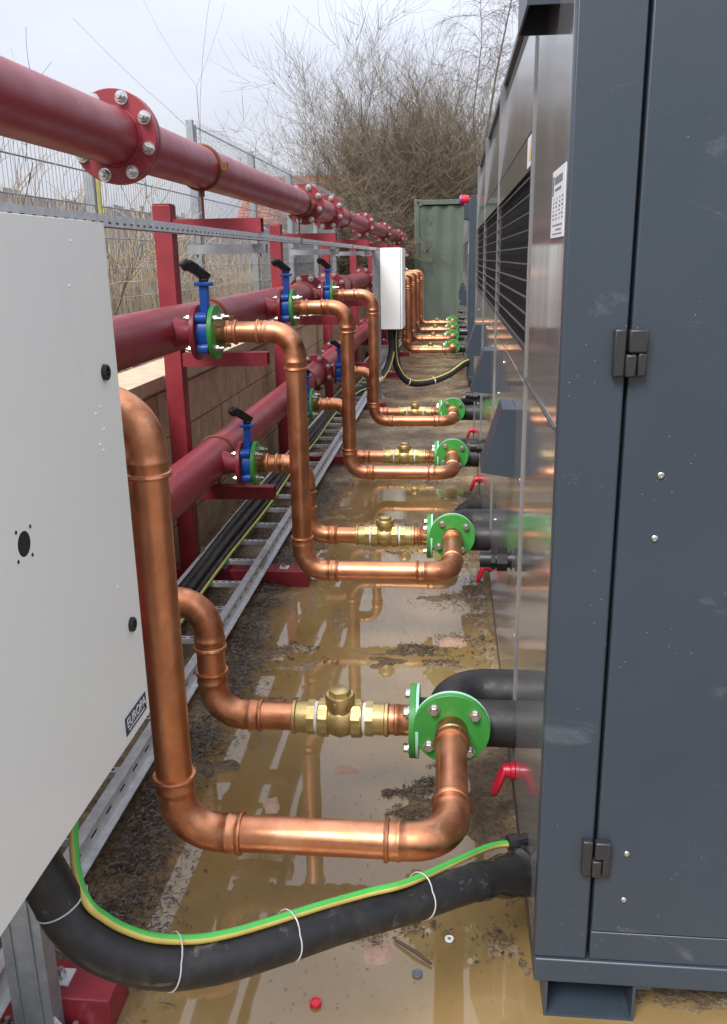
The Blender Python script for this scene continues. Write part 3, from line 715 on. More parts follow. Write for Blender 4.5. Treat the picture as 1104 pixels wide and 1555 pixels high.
# ------------------------------------------------------------------ chillers
CX, CY, PITCH, CZ0, CZ1 = .177, 1.463, 1.565, .145, 2.14
J0 = .677                                     # first joint, measured from the near end
CLEN = J0 + 3 * PITCH + .40
def chiller(label):
    t = thing('chiller', label, 'chiller', (CX, CY, 0), 'slate grey air source chillers')
    Wd = 2.1
    MB().box(.02, Wd, .03, CLEN - .03, .15, 2.10).build('core', M['chilldark'], t)
    MB().box(.010, Wd, -.002, CLEN, CZ1 - .012, CZ1 + .012).build('roof', M['chill'], t, bevel=.002)
    # near end
    MB().box(0, .1035, 0, .03, CZ0 + .002, CZ1 - .013).build('corner_panel', M['chill'], t, bevel=.004)
    d = MB().box(.1095, 1.05, 0, .03, .215, CZ1 - .013).build('end_door', M['chill'], t, bevel=.003)
    MB().box(1.056, Wd, 0, .03, .215, CZ1 - .013).build('end_door', M['chill'], t, bevel=.003)
    MB().box(.1095, Wd, .0015, .03, CZ0 + .002, .2125).build('kick_panel', M['chill'], t, bevel=.002)
    MB().box(.002, Wd, -.004, CLEN, .09, CZ0).build('base_sill', M['chill'], t, bevel=.003)
    for z in (1.347, .393):
        h = MB().box(.081, .100, -.016, -.0005, z - .038, z + .038).box(.100, .117, -.020, -.0005, z - .038, z - .002).build('hinge', M['hinge'], t, bevel=.003)
        MB().box(.104, .134, -.0185, -.0005, z + .0005, z + .0375).box(.1195, .134, -.016, -.0005, z - .0375, z + .0005).build('hinge_leaf', M['hinge'], h, bevel=.003)
    scr = MB().lathe((0, 0, 0), (0, -1, 0), [(0, .006), (.0015, .0058), (.003, .004), (.003, .0018), (.002, .0015)], 14).mesh('screw', M['bolt'])
    for x, z in ((.173, 1.143), (.171, 1.032), (.166, .399), (.167, .294)): use('screw', scr, d, (x, -.0005, z))
    for x0, y0 in ((.025, .0), (.025, 2.8), (.025, CLEN - .3)):
        b = MB().box(x0, x0 + .18, y0, y0 + .22, .0, .006).box(x0, x0 + .006, y0, y0 + .22, .006, .09).box(x0 + .174, x0 + .18, y0, y0 + .22, .006, .09).box(x0 + .006, x0 + .174, y0 + .21, y0 + .22, .006, .09)
        b.box(x0 + .18, x0 + .21, y0, y0 + .22, .082, .09)
        b.build('foot', M['chill'], t)
    # long side facing the pipes
    MB().box(0, .03, .031, J0 - .005, 1.222, CZ1 - .013).build('side_panel', M['chillside'], t, bevel=.002)
    MB().box(.001, .03, .031, J0 - .005, CZ0 + .002, 1.219).build('side_panel', M['chillside'], t, bevel=.002)
    MB().box(-.004, .001, .034, J0 - .01, 1.2125, 1.2175).build('panel_lip', M['steelwire'], t)
    eq = J0 + 3 * PITCH
    MB().box(-.004, .03, eq - .004, eq + .012, CZ0 + .002, CZ1 - .013).build('mullion', M['chillside'], t)
    MB().box(0, .03, eq + .014, CLEN - .03, CZ0 + .002, CZ1 - .013).build('side_panel', M['chillside'], t, bevel=.002)
    MB().box(.0, Wd, CLEN - .028, CLEN, CZ0 + .002, CZ1 - .013).build('far_end_panel', M['chill'], t)
    for q in range(3):
        a, e = J0 + q * PITCH, J0 + (q + 1) * PITCH
        mid = a + PITCH * .5
        MB().box(-.004, .03, a - .004, a + .012, CZ0 + .002, CZ1 - .013).build('mullion', M['chillside'], t)
        MB().box(0, .03, a + .014, a + .30, CZ0 + .002, 1.20).build('side_panel', M['chillside'], t, bevel=.002)
        MB().box(.001, .03, a + .303, e - .006, CZ0 + .002, 1.20).build('side_panel', M['chillside'], t, bevel=.002)
        MB().box(.001, .03, a + .014, e - .006, 1.203, 1.268).build('side_panel', M['chillside'], t)
        MB().box(0, .03, a + .014, e - .006, 1.693, 1.772).build('side_panel', M['chillside'], t)
        MB().hexa([(.0, a + .014, 1.776), (.03, a + .014, 1.776), (.03, e - .006, 1.776), (0, e - .006, 1.776), (.024, a + .014, 2.126), (.04, a + .014, 2.126), (.04, e - .006, 2.126), (.024, e - .006, 2.126)]).build('upper_panel', M['chillside'], t)
        g = MB().box(.018, .0195, a + .014, e - .006, 1.27, 1.69).build('coil_grille', M['fin'], t)
        fb = MB()
        for i in range(60): fb.box(.012, .0178, a + .03 + i * .0255, a + .033 + i * .0255, 1.272, 1.688)
        kind(fb.build('coil_fins', M['fin'], g), 'stuff')
        for i in range(11):
            z = 1.285 + i * .039
            MB().box(-.001, .004, a + .014, e - .006, z - .0015, z + .0015).build('grille_bar', M['steelwire'], g)
        # sloping cable hood over the terminals
        y0, y1, zt, zb, pt, pb = a + .27, a + .45, 1.095, .905, .036, .092
        h = MB().add([(0, y0, zt), (-pt, y0, zt), (-pb, y0, zb + .01), (0, y0, zb - .004), (0, y1, zt), (-pt, y1, zt), (-pb, y1, zb + .01), (0, y1, zb - .004),
                      (-.003, y0 + .003, zb - .001), (-pb + .003, y0 + .003, zb + .011), (-pb + .003, y1 - .003, zb + .011), (-.003, y1 - .003, zb - .001),
                      (-.003, y0 + .003, zt - .004), (-pt + .003, y0 + .003, zt - .004), (-pt + .003, y1 - .003, zt - .004), (-.003, y1 - .003, zt - .004)],
                     [(0, 1, 2, 3), (7, 6, 5, 4), (0, 4, 5, 1), (1, 5, 6, 2), (8, 9, 2, 3), (9, 10, 6, 2), (10, 11, 7, 6), (12, 13, 9, 8), (13, 14, 10, 9), (14, 15, 11, 10), (12, 15, 14, 13)])
        hd = h.build('cable_hood', M['chill'], t)
        for i, (yy, zz) in enumerate(((a + .05, .95), (a + .05, .52), (a + .30, .60), (a + .62, 1.0), (a + .62, .55), (a + 1.2, 1.0), (a + 1.2, .5), (a + .9, 1.15))):
            MB().lathe((0, yy, zz), (-1, 0, 0), [(0, .006), (.002, .0055), (.003, .003)], 10).build('screw', M['bolt'], t)
        # threaded stub with union nut
        yy, zz = a + .28, .655
        s = MB().lathe((.01, yy, zz), (-1, 0, 0), [(0, .03), (.012, .03), (.012, .024), (.1, .024)], 20).lathe((-.09, yy, zz), (-1, 0, 0), [(-.055, .0225), (0, .0225), (0, .018), (-.02, .018)], 20, cap=False)
        st = s.build('threaded_stub', M['blackplastic'], t)
        MB().lathe((-.012, yy, zz), (-1, 0, 0), [(0, .036), (.03, .036)], 8).lathe((-.046, yy, zz), (-1, 0, 0), [(0, .031), (.012, .031)], 8).build('union_nut', M['blackplastic'], st)
    # top hood at the near corner
    y0, y1, zb, zt, p = .235, .46, 1.912, 2.09, .056
    h = MB().box(-p, -p + .004, y0, y1, zb, zt).box(-p + .004, 0, y0, y0 + .004, zb, zt).box(-p + .004, 0, y1 - .004, y1, zb, zt).box(-p + .004, 0, y0 + .004, y1 - .004, zt - .004, zt)
    h.build('corner_hood', M['chill'], t)
    # stickers
    sl = MB().box(-.0012, -.0002, .04, .228, 1.529, 1.641).build('spec_sticker', M['sticker'], t)
    b = MB(); X0, X1 = -.0016, -.00125
    b.box(X0, X1, .075, .19, 1.617, 1.629); b.box(X0, X1, .2, .222, 1.60, 1.632); b.box(X0, X1, .09, .18, 1.606, 1.610)
    for r_ in range(6):
        for c_ in range(4):
            w = random.uniform(.010, .024); b.box(X0, X1, .055 + c_ * .043, .055 + c_ * .043 + w, 1.592 - r_ * .0066, 1.5945 - r_ * .0066)
    b.box(X0, X1, .06, .2, 1.5485, 1.5505); b.box(X0, X1, .07, .15, 1.541, 1.543); b.box(X0, X1, .06, .2, 1.5345, 1.536)
    b.build('print', M['stickprint'], sl)
    ya = J0 + .02
    wl = MB().box(-.0015, -.0004, ya, ya + .13, 1.70, 1.768).build('warning_sticker', M['sticker'], t)
    MB().add([(-.0019, ya + .02, 1.712), (-.0019, ya + .075, 1.712), (-.0019, ya + .0475, 1.758)], [(0, 1, 2)]).build('warning_triangle', M['yellow'], wl)
    return t
ch0 = chiller('dark slate grey chiller at the right, with its hinged end door close to the camera')
copy_tree(ch0, None, (0, 8.95, 0), 'farther dark slate grey chiller, only its near corner showing past the first one')

# lifting eyes low on the chiller side
def eye(y):
    t = thing('lifting_eye', '', 'lifting eye', (CX, y, .19), 'red swivel lifting eyes on the chillers')
    MB().lathe((0, 0, 0), (-1, 0, 0), [(0, .024), (.010, .024), (.012, .019), (.030, .018), (.034, .012)], 20).build('swivel_base', M['liftred'], t)
    pts = []
    for i in range(25):
        a = 2 * math.pi * i / 24
        u, w = math.cos(a) * .016, math.sin(a) * .040 - .030
        pts.append((-.028 - .36 * (-w), u - .02 * 0, w))
    MB().tube(pts, .0085, 12, cap=False).build('ring', M['liftred'], t)
    return t
e0 = eye(2.06); e0['label'] = 'red lifting eye hanging low on the chiller side below the nearest black pipes'
for k, y in ((1, 3.66), (2, 5.24), (3, 6.82)): copy_tree(e0, None, (0, y - 2.06, 0), f'red lifting eye low on the near chiller, {ORD[k]} from the camera')
copy_tree(e0, None, (0, 10.75 - 2.06, .05), 'red lifting eye at the base of the farther chiller corner')

# drain hose end lying against the chiller
dh = thing('drain_hose', 'cut end of thick black ribbed hose lying by the chiller foot', 'hose', (.16, 5.0, .06))
MB().tube([(.05, .06, .015), (-.02, .04, .012), (-.075, -.02, .0), (-.10, -.10, -.012)], [.05, .052, .052, .05], 20, cap=False).build('hose', M['black'], dh)
MB().lathe((-.10, -.10, -.012), (-.25, -.95, -.12), [(.0, .05), (.001, .038), (-.05, .038)], 20, cap=False).build('hose_end', M['chilldark'], dh)
for y, z, lab in ((7.05, .40, 'short black capped pipe end low past the near chiller'), (10.9, .62, 'short black threaded pipe on the far chiller corner')):
    s = MB().lathe((CX + .02, y, z), (-1, 0, 0), [(0, .045), (.11, .045), (.115, .042), (.115, .03), (.08, .03)], 20); tag(s.build('pipe_stub', M['blackplastic']), lab, 'pipe end')
# red plugs on the far chiller
pl = thing('industrial_plug', 'red and blue industrial plug sticking out high on the farther chiller', 'plug', (CX, 10.9, 2.14))
MB().lathe((0, 0, 0), (-1, 0, 0), [(0, .045), (.03, .052), (.075, .052), (.08, .058), (.095, .058)], 20).build('plug_body', M['redplastic'], pl)
MB().lathe((-.095, 0, 0), (-1, 0, 0), [(0, .05), (.016, .046)], 20).build('plug_collar', M['blueplastic'], pl)

# ------------------------------------------------------------------ control boxes on strut posts
def plate_hole(b, x, y0, y1, z0, z1, cy, cz, r, n=32):
    vs, fs = [], []
    for i in range(n):
        a = 2 * math.pi * i / n; c, s = math.cos(a), math.sin(a)
        t = min(((y1 - cy) / c) if c > 1e-9 else 1e9, ((y0 - cy) / c) if c < -1e-9 else 1e9, ((z1 - cz) / s) if s > 1e-9 else 1e9, ((z0 - cz) / s) if s < -1e-9 else 1e9)
        vs += [(x, cy + c * r, cz + s * r), (x, cy + c * t, cz + s * t)]
    for i in range(n):
        j = (i + 1) % n; fs.append((2 * i, 2 * i + 1, 2 * j + 1, 2 * j))
    # corner fill
    for (yy, zz) in ((y0, z0), (y1, z0), (y1, z1), (y0, z1)):
        a = math.atan2(zz - cz, yy - cy) % (2 * math.pi); i = int(a / (2 * math.pi / n)); j = (i + 1) % n
        vs.append((x, yy, zz)); fs.append((2 * i + 1, len(vs) - 1, 2 * j + 1))
    b.add(vs, fs)
BX, BY1, BZ0, BZ1, BLN, BDP = -.53, 1.357, .725, 1.562, .60, .23
def control_box(label):
    t = thing('control_box', label, 'control box', (BX, BY1, BZ0), 'grey electrical control boxes')
    H = BZ1 - BZ0
    MB().box(-BDP, -.020, -BLN, 0, 0, H).build('enclosure', M['box'], t, bevel=.004)
    hy, hz = -.365, 1.164 - BZ0
    b = MB(); plate_hole(b, -.0, -BLN + .002, -.003, .003, H - .003, hy, hz, .0165)
    D = -.0165
    y0, y1, z0, z1 = -BLN + .002, -.003, .003, H - .003
    b.add([(0, y0, z0), (D, y0, z0), (D, y1, z0), (0, y1, z0), (0, y0, z1), (D, y0, z1), (D, y1, z1), (0, y1, z1)], [(0, 1, 2, 3), (7, 6, 5, 4), (0, 4, 5, 1), (3, 2, 6, 7), (1, 5, 6, 2)])
    dr = b.build('door', M['box'], t)
    MB().lathe((0, hy, hz), (-1, 0, 0), [(0.0004, .0166), (.0145, .0166)], 24).build('connector_hole', M['chilldark'], dr)
    q = MB()
    for a in (R(40), R(130), R(220), R(310)):
        q.lathe((.0002, hy + math.cos(a) * .0262, hz + math.sin(a) * .0262), (1, 0, 0), [(0, .0026), (.0004, .0026)], 10)
    q.build('screw_holes', M['chilldark'], dr)
    for yy, zz in ((-.057, 1.339 - BZ0), (-.049, .918 - BZ0)):
        lk = MB().lathe((0, yy, zz), (1, 0, 0), [(0, .0125), (.005, .0125), (.0065, .011), (.0065, .006), (.004, .0055)], 20).build('lock', M['blackplastic'], dr)
        MB().box(.004, .0072, yy - .0045, yy + .0045, zz - .001, zz + .001).build('key_slot', M['hinge'], lk)
    return t, dr
cb, door = control_box('light grey control box with black locks filling the left foreground')
cb2 = copy_tree(cb, None, (0, 8.75, .04), 'light grey control box on a galvanised post, far down the aisle')
# name plate on the near box only
np_ = MB().box(.0003, .0016, -.115, -.018, .020, .052).build('name_plate', M['navy'], door)
cu = bpy.data.curves.new('plate_lettering', 'FONT'); cu.body = 'EUROPA'; cu.size = .0235; cu.align_x = 'CENTER'; cu.align_y = 'CENTER'; cu.extrude = .0002
tmp = bpy.data.objects.new('tmp', cu); COL.objects.link(tmp)
bpy.context.view_layer.update()
me = bpy.data.meshes.new_from_object(tmp.evaluated_get(bpy.context.evaluated_depsgraph_get()))
bpy.data.objects.remove(tmp)
me.name = 'lettering'; me.materials.clear(); me.materials.append(M['white'])
for v in me.vertices: v.co = Vector((v.co.z + .0019, v.co.x - .0665, v.co.y + .039))
lt = bpy.data.objects.new('lettering', me); COL.objects.link(lt); lt.parent = np_
MB().box(.0017, .0021, -.105, -.03, .0255, .0272).build('underline', M['white'], np_)
sp = MB()
for yy, zz in ((-.055, 1.29), (-.075, 1.283), (-.05, 1.255), (-.07, 1.235), (-.06, 1.224), (-.12, 1.47), (-.06, 1.0), (-.1, 1.53)):
    sp.lathe((.0001, yy - .03, zz - BZ0), (1, 0, 0), [(0, .0026), (.0012, .0018), (.0016, .0005)], 8)
sp.build('water_drops', M['white'], door)
def strut(y, label):
    t = thing('strut_post', label, 'post', (-.81, y, 0), 'galvanised strut posts carrying control boxes')
    b = MB(); w, z1 = .041, 1.575
    b.box(-w, w, -.021, -.018, .006, z1)
    for s in (-1, 1):
        b.box(*sorted((s * w, s * (w - .003))), -.018, .021, .006, z1); b.box(*sorted((s * (w - .003), s * (w - .016))), .0185, .021, .006, z1)
    b.box(-.022, -.019, -.0255, -.0215, .006, z1); b.box(.019, .022, -.0255, -.0215, .006, z1)
    b.build('channel', M['galv'], t)
    p = MB().box(-.09, .11, -.05, .05, 0, .006).build('base_plate', M['zinc'], t)
    for x in (-.068, .075):
        MB().box(x - .02, x + .02, -.02, .02, .0062, .010).lathe((x, 0, .010), (0, 0, 1), [(0, .011), (.01, .011), (.01, .006), (.03, .006)], 6).build('anchor_bolt', M['bolt'], p)
    MB().add([(.0415, -.02, .0062), (.088, -.02, .0062), (.0415, -.02, .07), (.0415, -.015, .0062), (.088, -.015, .0062), (.0415, -.015, .07)], [(0, 1, 2), (5, 4, 3), (0, 3, 4, 1), (1, 4, 5, 2), (2, 5, 3, 0)]).build('gusset', M['zinc'], p)
    return t
strut(1.33, 'galvanised strut post with foot plate under the near control box')
strut(9.62, 'galvanised strut post standing left of the far control box')
strut(.80, 'galvanised strut post under the near end of the near control box').location.x = -.81

def smooth(pts, n=6):
    P = [Vector(p) for p in pts]; P = [P[0] * 2 - P[1]] + P + [P[-1] * 2 - P[-2]]; r = []
    for i in range(1, len(P) - 2):
        for j in range(n):
            t = j / n; a, b_, c, d = P[i - 1], P[i], P[i + 1], P[i + 2]
            r.append(.5 * ((2 * b_) + (c - a) * t + (2 * a - 5 * b_ + 4 * c - d) * t * t + (3 * b_ - a - 3 * c + d) * t ** 3))
    r.append(P[-2]); return r
def ray(px, py, Y):
    v = Vector(((px - 552) / 1327.0, (py - 777.5) / 1327.0, 1)); w = Vector([sum(CAM_ROWS[i][j] * v[j] for j in range(3)) for i in range(3)])
    return w * (Y / w.y) + Vector((0, 0, 1.5))
# main cable from the near box into the chiller
cpts = [(-.625, 1.03, .82), (-.622, 1.03, .74)] + [ray(*q) for q in ((78, 1350, 1.035), (112, 1405, 1.03), (165, 1445, 1.035), (245, 1466, 1.06), (330, 1458, 1.105), (420, 1432, 1.17), (520, 1399, 1.26), (620, 1372, 1.36), (720, 1340, 1.49))] + [Vector((.15, 1.60, .232)), Vector((.20, 1.63, .235))]
cpath = smooth(cpts)
pc = thing('power_cable', 'thick black power cable sagging from the near control box into the near chiller', 'cable', cpts[5])
off = Vector(cpts[5])
MB().tube([p - off for p in cpath], .0355, 24).build('sheath', M['cable'], pc)
i0 = int(len(cpath) * .83)
tp = [p - off for p in cpath[i0:]]; n_ = len(tp)
MB().tube(tp, [.0372 + .011 * sm(.05, .6, i / (n_ - 1)) + .003 * math.sin(i * 2.1) for i in range(n_)], 24).build('heat_shrink_end', M['tape'], pc)
ept = [(-.58, 1.14, .80), (-.578, 1.14, .74), ray(112, 1278, 1.115), ray(119, 1335, 1.07)]
for f in (.235, .29, .345, .40, .46, .52, .58, .64, .70, .76):
    i = int(f * (len(cpath) - 1)); d = (cpath[i + 1] - cpath[i - 1]).normalized(); u = Vector((.05, .12, 1)); u = (u - d * u.dot(d)).normalized()
    ept.append(cpath[i] + u * (.0425 + .012 * sm(.72, .90, f)))
ept += [ray(735, 1289, 1.60), ray(775, 1281, 1.66), Vector((.185, 1.71, .232))]
epath = smooth(ept)
ec = thing('earth_cable', 'green and yellow striped earth cable tied along the thick sagging black cable', 'cable', ept[6])
o2 = Vector(ept[6])
MB().tube([p - o2 for p in epath], .0076, 16, mifn=lambda j, n: 1 if j in (10, 11, 12, 13, 14, 15, 0, 1, 2) else 0).build('striped_sheath', [M['cyellow'], M['cgreen']], ec)
MB().lathe(ray(770, 1281, 1.655) - o2, (1, .45, 0), [(0, .012), (.003, .0175), (.024, .0175), (.026, .013), (.05, .013)], 8).build('gland', M['blackplastic'], ec)
def tie(path, f, r, lab, mat_=None):
    i = int(f * (len(path) - 1)); p = path[i]; d = (path[min(i + 1, len(path) - 1)] - path[i - 1]).normalized()
    # loop through cable and the earth wire nearest to it
    q = min(epath, key=lambda e: (e - p).length) if path is cpath else p
    u = (q - p); u = u - d * u.dot(d); L = u.length
    u = u.normalized() if L > 1e-5 else d.orthogonal().normalized(); w = d.cross(u)
    pts = []
    for k in range(29):
        a = 2 * math.pi * k / 28; c, s = math.cos(a), math.sin(a)
        rr = r
        if path is cpath and c > 0: rr = max(r, L * c + .0085)
        pos = u * (c * rr) + w * (s * rr)
        pts.append(pos + d * .006 * math.sin(a))
    o = MB().tube(pts, .0013, 6, cap=False).build('cable_tie', mat_ or M['tie']); o.location = p
    tag(o, lab, 'cable tie', 'ties around the sagging cables')
tie(cpath, .20, .0362, 'pale tie at the bend of the near black cable by the box corner'); tie(cpath, .435, .0362, 'pale tie at the lowest sag of the near black cable')
tie(cpath, .60, .0362, 'pale tie in the middle of the near black cable'); tie(cpath, .77, .0362, 'pale tie on the near black cable closest to the chiller')
# cables of the far box
def far_cable(pts, r, lab, off_=None):
    p = smooth(pts); tag(MB().tube(p, r, 14).build('power_cable', M['cable']), lab, 'cable'); return p
fp = far_cable([(-.62, 9.85, .80), (-.63, 9.83, .55), (-.60, 9.82, .32), (-.48, 9.85, .16), (-.28, 9.95, .14), (-.05, 10.1, .20), (.12, 10.35, .29), (.22, 10.5, .31)], .042, 'thick black cable sagging from the far control box to the farther chiller')
tag(MB().tube([q + Vector((.012, -.03, .032)) for q in fp], .0085, 8).build('earth_cable', M['cyellow']), 'thin pale earth wire along the far sagging black cable', 'cable')
fp2 = far_cable([(-.68, 9.85, .80), (-.67, 9.8, .5), (-.74, 9.7, .28), (-.86, 9.5, .18), (-1.0, 9.1, .16), (-1.06, 8.4, .15)], .036, 'black cable curving from the far control box down into the tray')
tag(MB().tube([q + Vector((.03, -.03, .0)) for q in fp2[6:]], .0085, 8).build('earth_cable', M['cyellow']), 'pale earth wire running from the far control box into the tray', 'cable')
for k, i in enumerate((18, 26)):
    q = fp[i]; o = MB().lathe((0, 0, 0), (fp[i + 1] - fp[i]).normalized(), [(-.006, .0435), (.006, .0435)], 14).build('cable_tie', M['white']); o.location = q
    tag(o, ['pale tie near the sag of the far black cable', 'pale tie on the far black cable nearest the chiller'][k], 'cable tie', 'ties around the sagging cables')
q = fp2[15]; o = MB().lathe((0, 0, 0), (fp2[16] - fp2[15]).normalized(), [(-.03, .039), (-.008, .039), (-.008, .03), (.008, .03), (.008, .039), (.03, .039)], 14).build('cable_tie', M['white']); o.location = q
tag(o, 'double white band round the black cable left of the far control box', 'cable tie', 'ties around the sagging cables')

# ------------------------------------------------------------------ shipping container
cn = thing('shipping_container', 'green shipping container closing the far end of the aisle', 'container', (.45, 18.2, 0))
hw, L, H = 1.22, 6.05, 2.59
b = MB()
def corr(p0, p1, z0, z1, nrm, pitch=.29, depth=.036):
    p0, p1, nrm = Vector(p0), Vector(p1), Vector(nrm); ln = (p1 - p0).length; d = (p1 - p0).normalized(); x = 0; prof = []
    while x < ln:
        for a, h in ((0, 0), (.075, 0), (.145, 1), (.22, 1)):
            if x + a < ln: prof.append((x + a, h))
        x += pitch
    prof.append((ln, 0)); o = len(b.v)
    for t, h in prof:
        q = p0 + d * t - nrm * depth * h
        b.v.append((q.x, q.y, z0)); b.v.append((q.x, q.y, z1))
    for i in range(len(prof) - 1): b.f.append([o + 2 * i, o + 2 * i + 2, o + 2 * i + 3, o + 2 * i + 1]); b.mi.append(0)
corr((-hw + .1, .03, 0), (hw - .1, .03, 0), .16, H - .12, (0, -1, 0)); b.build('end_wall', M['container'], cn); b = MB()
corr((-hw + .03, L - .1, 0), (-hw + .03, .1, 0), .16, H - .1, (-1, 0, 0)); b.build('side_wall', M['container'], cn)
b = MB(); corr((hw - .03, .1, 0), (hw - .03, L - .1, 0), .16, H - .1, (1, 0, 0)); b.build('side_wall', M['container'], cn)
MB().box(-hw + .04, hw - .04, .06, L - .04, H - .06, H - .03).build('roof', M['container'], cn)
for x in (-1, 1):
    for y0 in (0, L - .12):
        MB().box(*sorted((x * hw, x * (hw - .1))), y0, y0 + .12, .12, H - .12).build('corner_post', M['container'], cn, bevel=.006)
        for z in (0, H - .118):
            c = MB().box(*sorted((x * (hw + .004), x * (hw - .16))), y0 - .006, y0 + .17, z, z + .12).build('corner_casting', M['container'], cn, bevel=.006)
            MB().lathe((x * (hw - .08), y0 - .0065, z + .06), (0, -1, 0), [(0, .03), (.0008, .03)], 16).build('casting_hole', M['chilldark'], c)
MB().box(-hw + .16, hw - .16, .0, .06, H - .10, H - .01).build('top_rail', M['container'], cn, bevel=.006)
MB().box(-hw + .16, hw - .16, .0, .06, .02, .155).build('bottom_rail', M['container'], cn, bevel=.006)

# ------------------------------------------------------------------ bare trees and shrubs
def branch(b, p, d, L, r, lev, spread, up, kids, droop=0.0):
    n = 4 if L > .5 else 3; pts, rs = [p], [r]; q, dd = p.copy(), d.normalized()
    for i in range(n):
        dd = (dd + Vector((random.gauss(0, .075), random.gauss(0, .075), random.gauss(0, .06) + up - droop * (i / n)))).normalized()
        q = q + dd * (L / n); pts.append(q.copy()); rs.append(max(.0023, r * (1 - .62 * (i + 1) / n)))
    b.tube(pts, rs, 5 if r > .02 else 3, cap=False)
    if lev <= 0: return
    for k in range(kids + random.choice((-1, 0, 0, 1))):
        i = random.randint(1, n) if lev > 1 else random.randint(0, n); base = pts[i]
        ax = Vector((random.gauss(0, 1), random.gauss(0, 1), random.gauss(0, .6))).normalized()
        nd = (dd * 1.0 + ax * spread).normalized()
        branch(b, base, nd, L * random.uniform(.48, .78), max(.0032, rs[i] * .66), lev - 1, spread, up, kids, droop)
def shrub(name, label, loc, stems, L, r, lev, lean, mat_, spread=.75, up=.05, kids=4, droop=0.0, base=.25, cat='shrub', group=None):
    t = thing(name, label, cat, loc, group); tb, cb_ = MB(), MB()
    for s in range(stems):
        a = 2 * math.pi * s / stems + random.uniform(-.4, .4); ln = random.uniform(.15, 1) * lean
        p = Vector((math.cos(a) * base * random.random(), math.sin(a) * base * random.random(), -.05)); d = Vector((math.cos(a) * ln, math.sin(a) * ln, 1)).normalized()
        pts, rs = [p], [r]; q = p.copy()
        LL = L * random.uniform(.75, 1.15)
        for i in range(4):
            d = (d + Vector((random.gauss(0, .08), random.gauss(0, .08), .03))).normalized(); q = q + d * LL / 4; pts.append(q.copy()); rs.append(r * (1 - .17 * (i + 1)))
        tb.tube(pts, rs, 7, cap=False)
        for k in range(5 + kids):
            i = random.randint(1, 4); ax = Vector((random.gauss(0, 1), random.gauss(0, 1), random.gauss(.1, .5))).normalized()
            branch(cb_, pts[i], (d + ax * spread), LL * random.uniform(.4, .75), rs[i] * .6, lev, spread, up, kids, droop)
    tb.build('trunk', mat_, t); cb_.build('crown', mat_, t)
    return t
shrub('bare_shrub', 'big tangled bare shrub with olive brown twigs, left behind the container', (-1.95, 21.5, 0), 16, 2.6, .06, 3, .85, M['twig'], kids=4, spread=1.0, group='bare shrubs beyond the yard')
shrub('bare_shrub', 'tall bare shrub with upright twigs rising over the container', (-.8, 22.0, 0), 22, 2.95, .065, 3, .5, M['twig'], kids=5, up=.08, spread=.9, group='bare shrubs beyond the yard')
shrub('bare_shrub', 'reddish brown bare shrub directly behind the container', (.55, 24.0, 0), 12, 2.0, .055, 3, .6, M['twigred'], kids=4, spread=.95, group='bare shrubs beyond the yard')
shrub('bare_shrub', 'low dense bramble thicket between the pipe ends and the container', (-1.75, 19.6, .2), 16, 1.3, .02, 3, 1.0, M['twig'], kids=6, spread=1.0, base=.7, group='bare shrubs beyond the yard')
shrub('bare_shrub', 'dense dark rounded shrub filling the gap left of the container', (-1.25, 20.6, 0), 16, 2.2, .04, 3, .6, M['twig'], kids=4, up=.07, spread=.95, group='bare shrubs beyond the yard')
bt = thing('birch_tree', 'thin bare birch with drooping twigs at the right of the bushes', 'tree', (.55, 26, 0))
tb, cb_ = MB(), MB()
pts = [Vector((0, 0, -.1)), Vector((-.05, 0, 2)), Vector((.25, .1, 4.2)), Vector((.55, .1, 6.2)), Vector((.95, .2, 8.2)), Vector((1.3, .2, 9.6))]; rs = [.06, .05, .038, .027, .016, .006]
tb.tube(pts, rs, 8, cap=False)
p2 = [Vector((.1, .05, 3.2)), Vector((-.05, 0, 5.2)), Vector((.15, 0, 7)), Vector((.05, .1, 8.8))]; tb.tube(p2, [.028, .02, .012, .005], 6, cap=False)
for P_, n_ in ((pts, 46), (p2, 22)):
    for k in range(n_):
        f = random.uniform(.42, .99) * (len(P_) - 1); i = int(f); p = P_[i].lerp(P_[i + 1], f - i)
        a = random.uniform(0, 6.283); branch(cb_, p, Vector((math.cos(a), math.sin(a), .65)), random.uniform(.6, 1.35), .009, 2, .7, -.02, 5, droop=.30)
tb.build('trunk', M['birch'], bt); cb_.build('crown', M['birch'], bt)
for i, (x, y, h, lab) in enumerate(((-4.25, 14.5, 4.7, 'tall thin sapling rising above the mesh fence post'), (-5.3, 12.5, 2.3, 'low branching sapling behind the big red flange'), (-7.2, 12.2, 3.2, 'sapling with bare twigs at the left edge above the top red pipe'), (-4.6, 8.2, 1.5, 'bare twiggy bush behind the fence at the left edge'))):
    shrub('bare_sapling', lab, (x, y, 1.0), 2 if i else 1, h * .62, .013, 1, .3, M['twigred'], kids=1 if i else 0, spread=.8, base=.15, cat='sapling', group='saplings behind the fence')
for i, (x, y, h, lab) in enumerate(((-2.8, 4.9, .62, 'tangled twiggy scrub behind the mesh just above the grey control box'), (-2.75, 6.3, .6, 'tangled twiggy scrub behind the mesh beside the first whole red frame'), (-2.8, 9.2, .55, 'tangled twiggy scrub behind the mesh above the blue valves'), (-4.3, 6.9, 1.15, 'bare twiggy bush rising behind the boards at the left edge'))):
    shrub('bare_shrub', lab, (x, y, 1.0), 5, h, .010, 2, .9, M['scrub'], kids=3, spread=1.0, base=.3, group='scrub behind the mesh fence')
vn = thing('dead_vine', 'clump of brown dead climber hanging on the mesh fence', 'climber', (-2.44, 7.6, 1.0))
b = MB()
for i in range(26):
    a = random.uniform(-.14, .14); branch(b, Vector((random.uniform(-.03, .03), a * 2, .05)), Vector((random.gauss(0, .1), random.gauss(0, .35), 1)), random.uniform(.4, .85), .006, 1, .7, .02, 3)
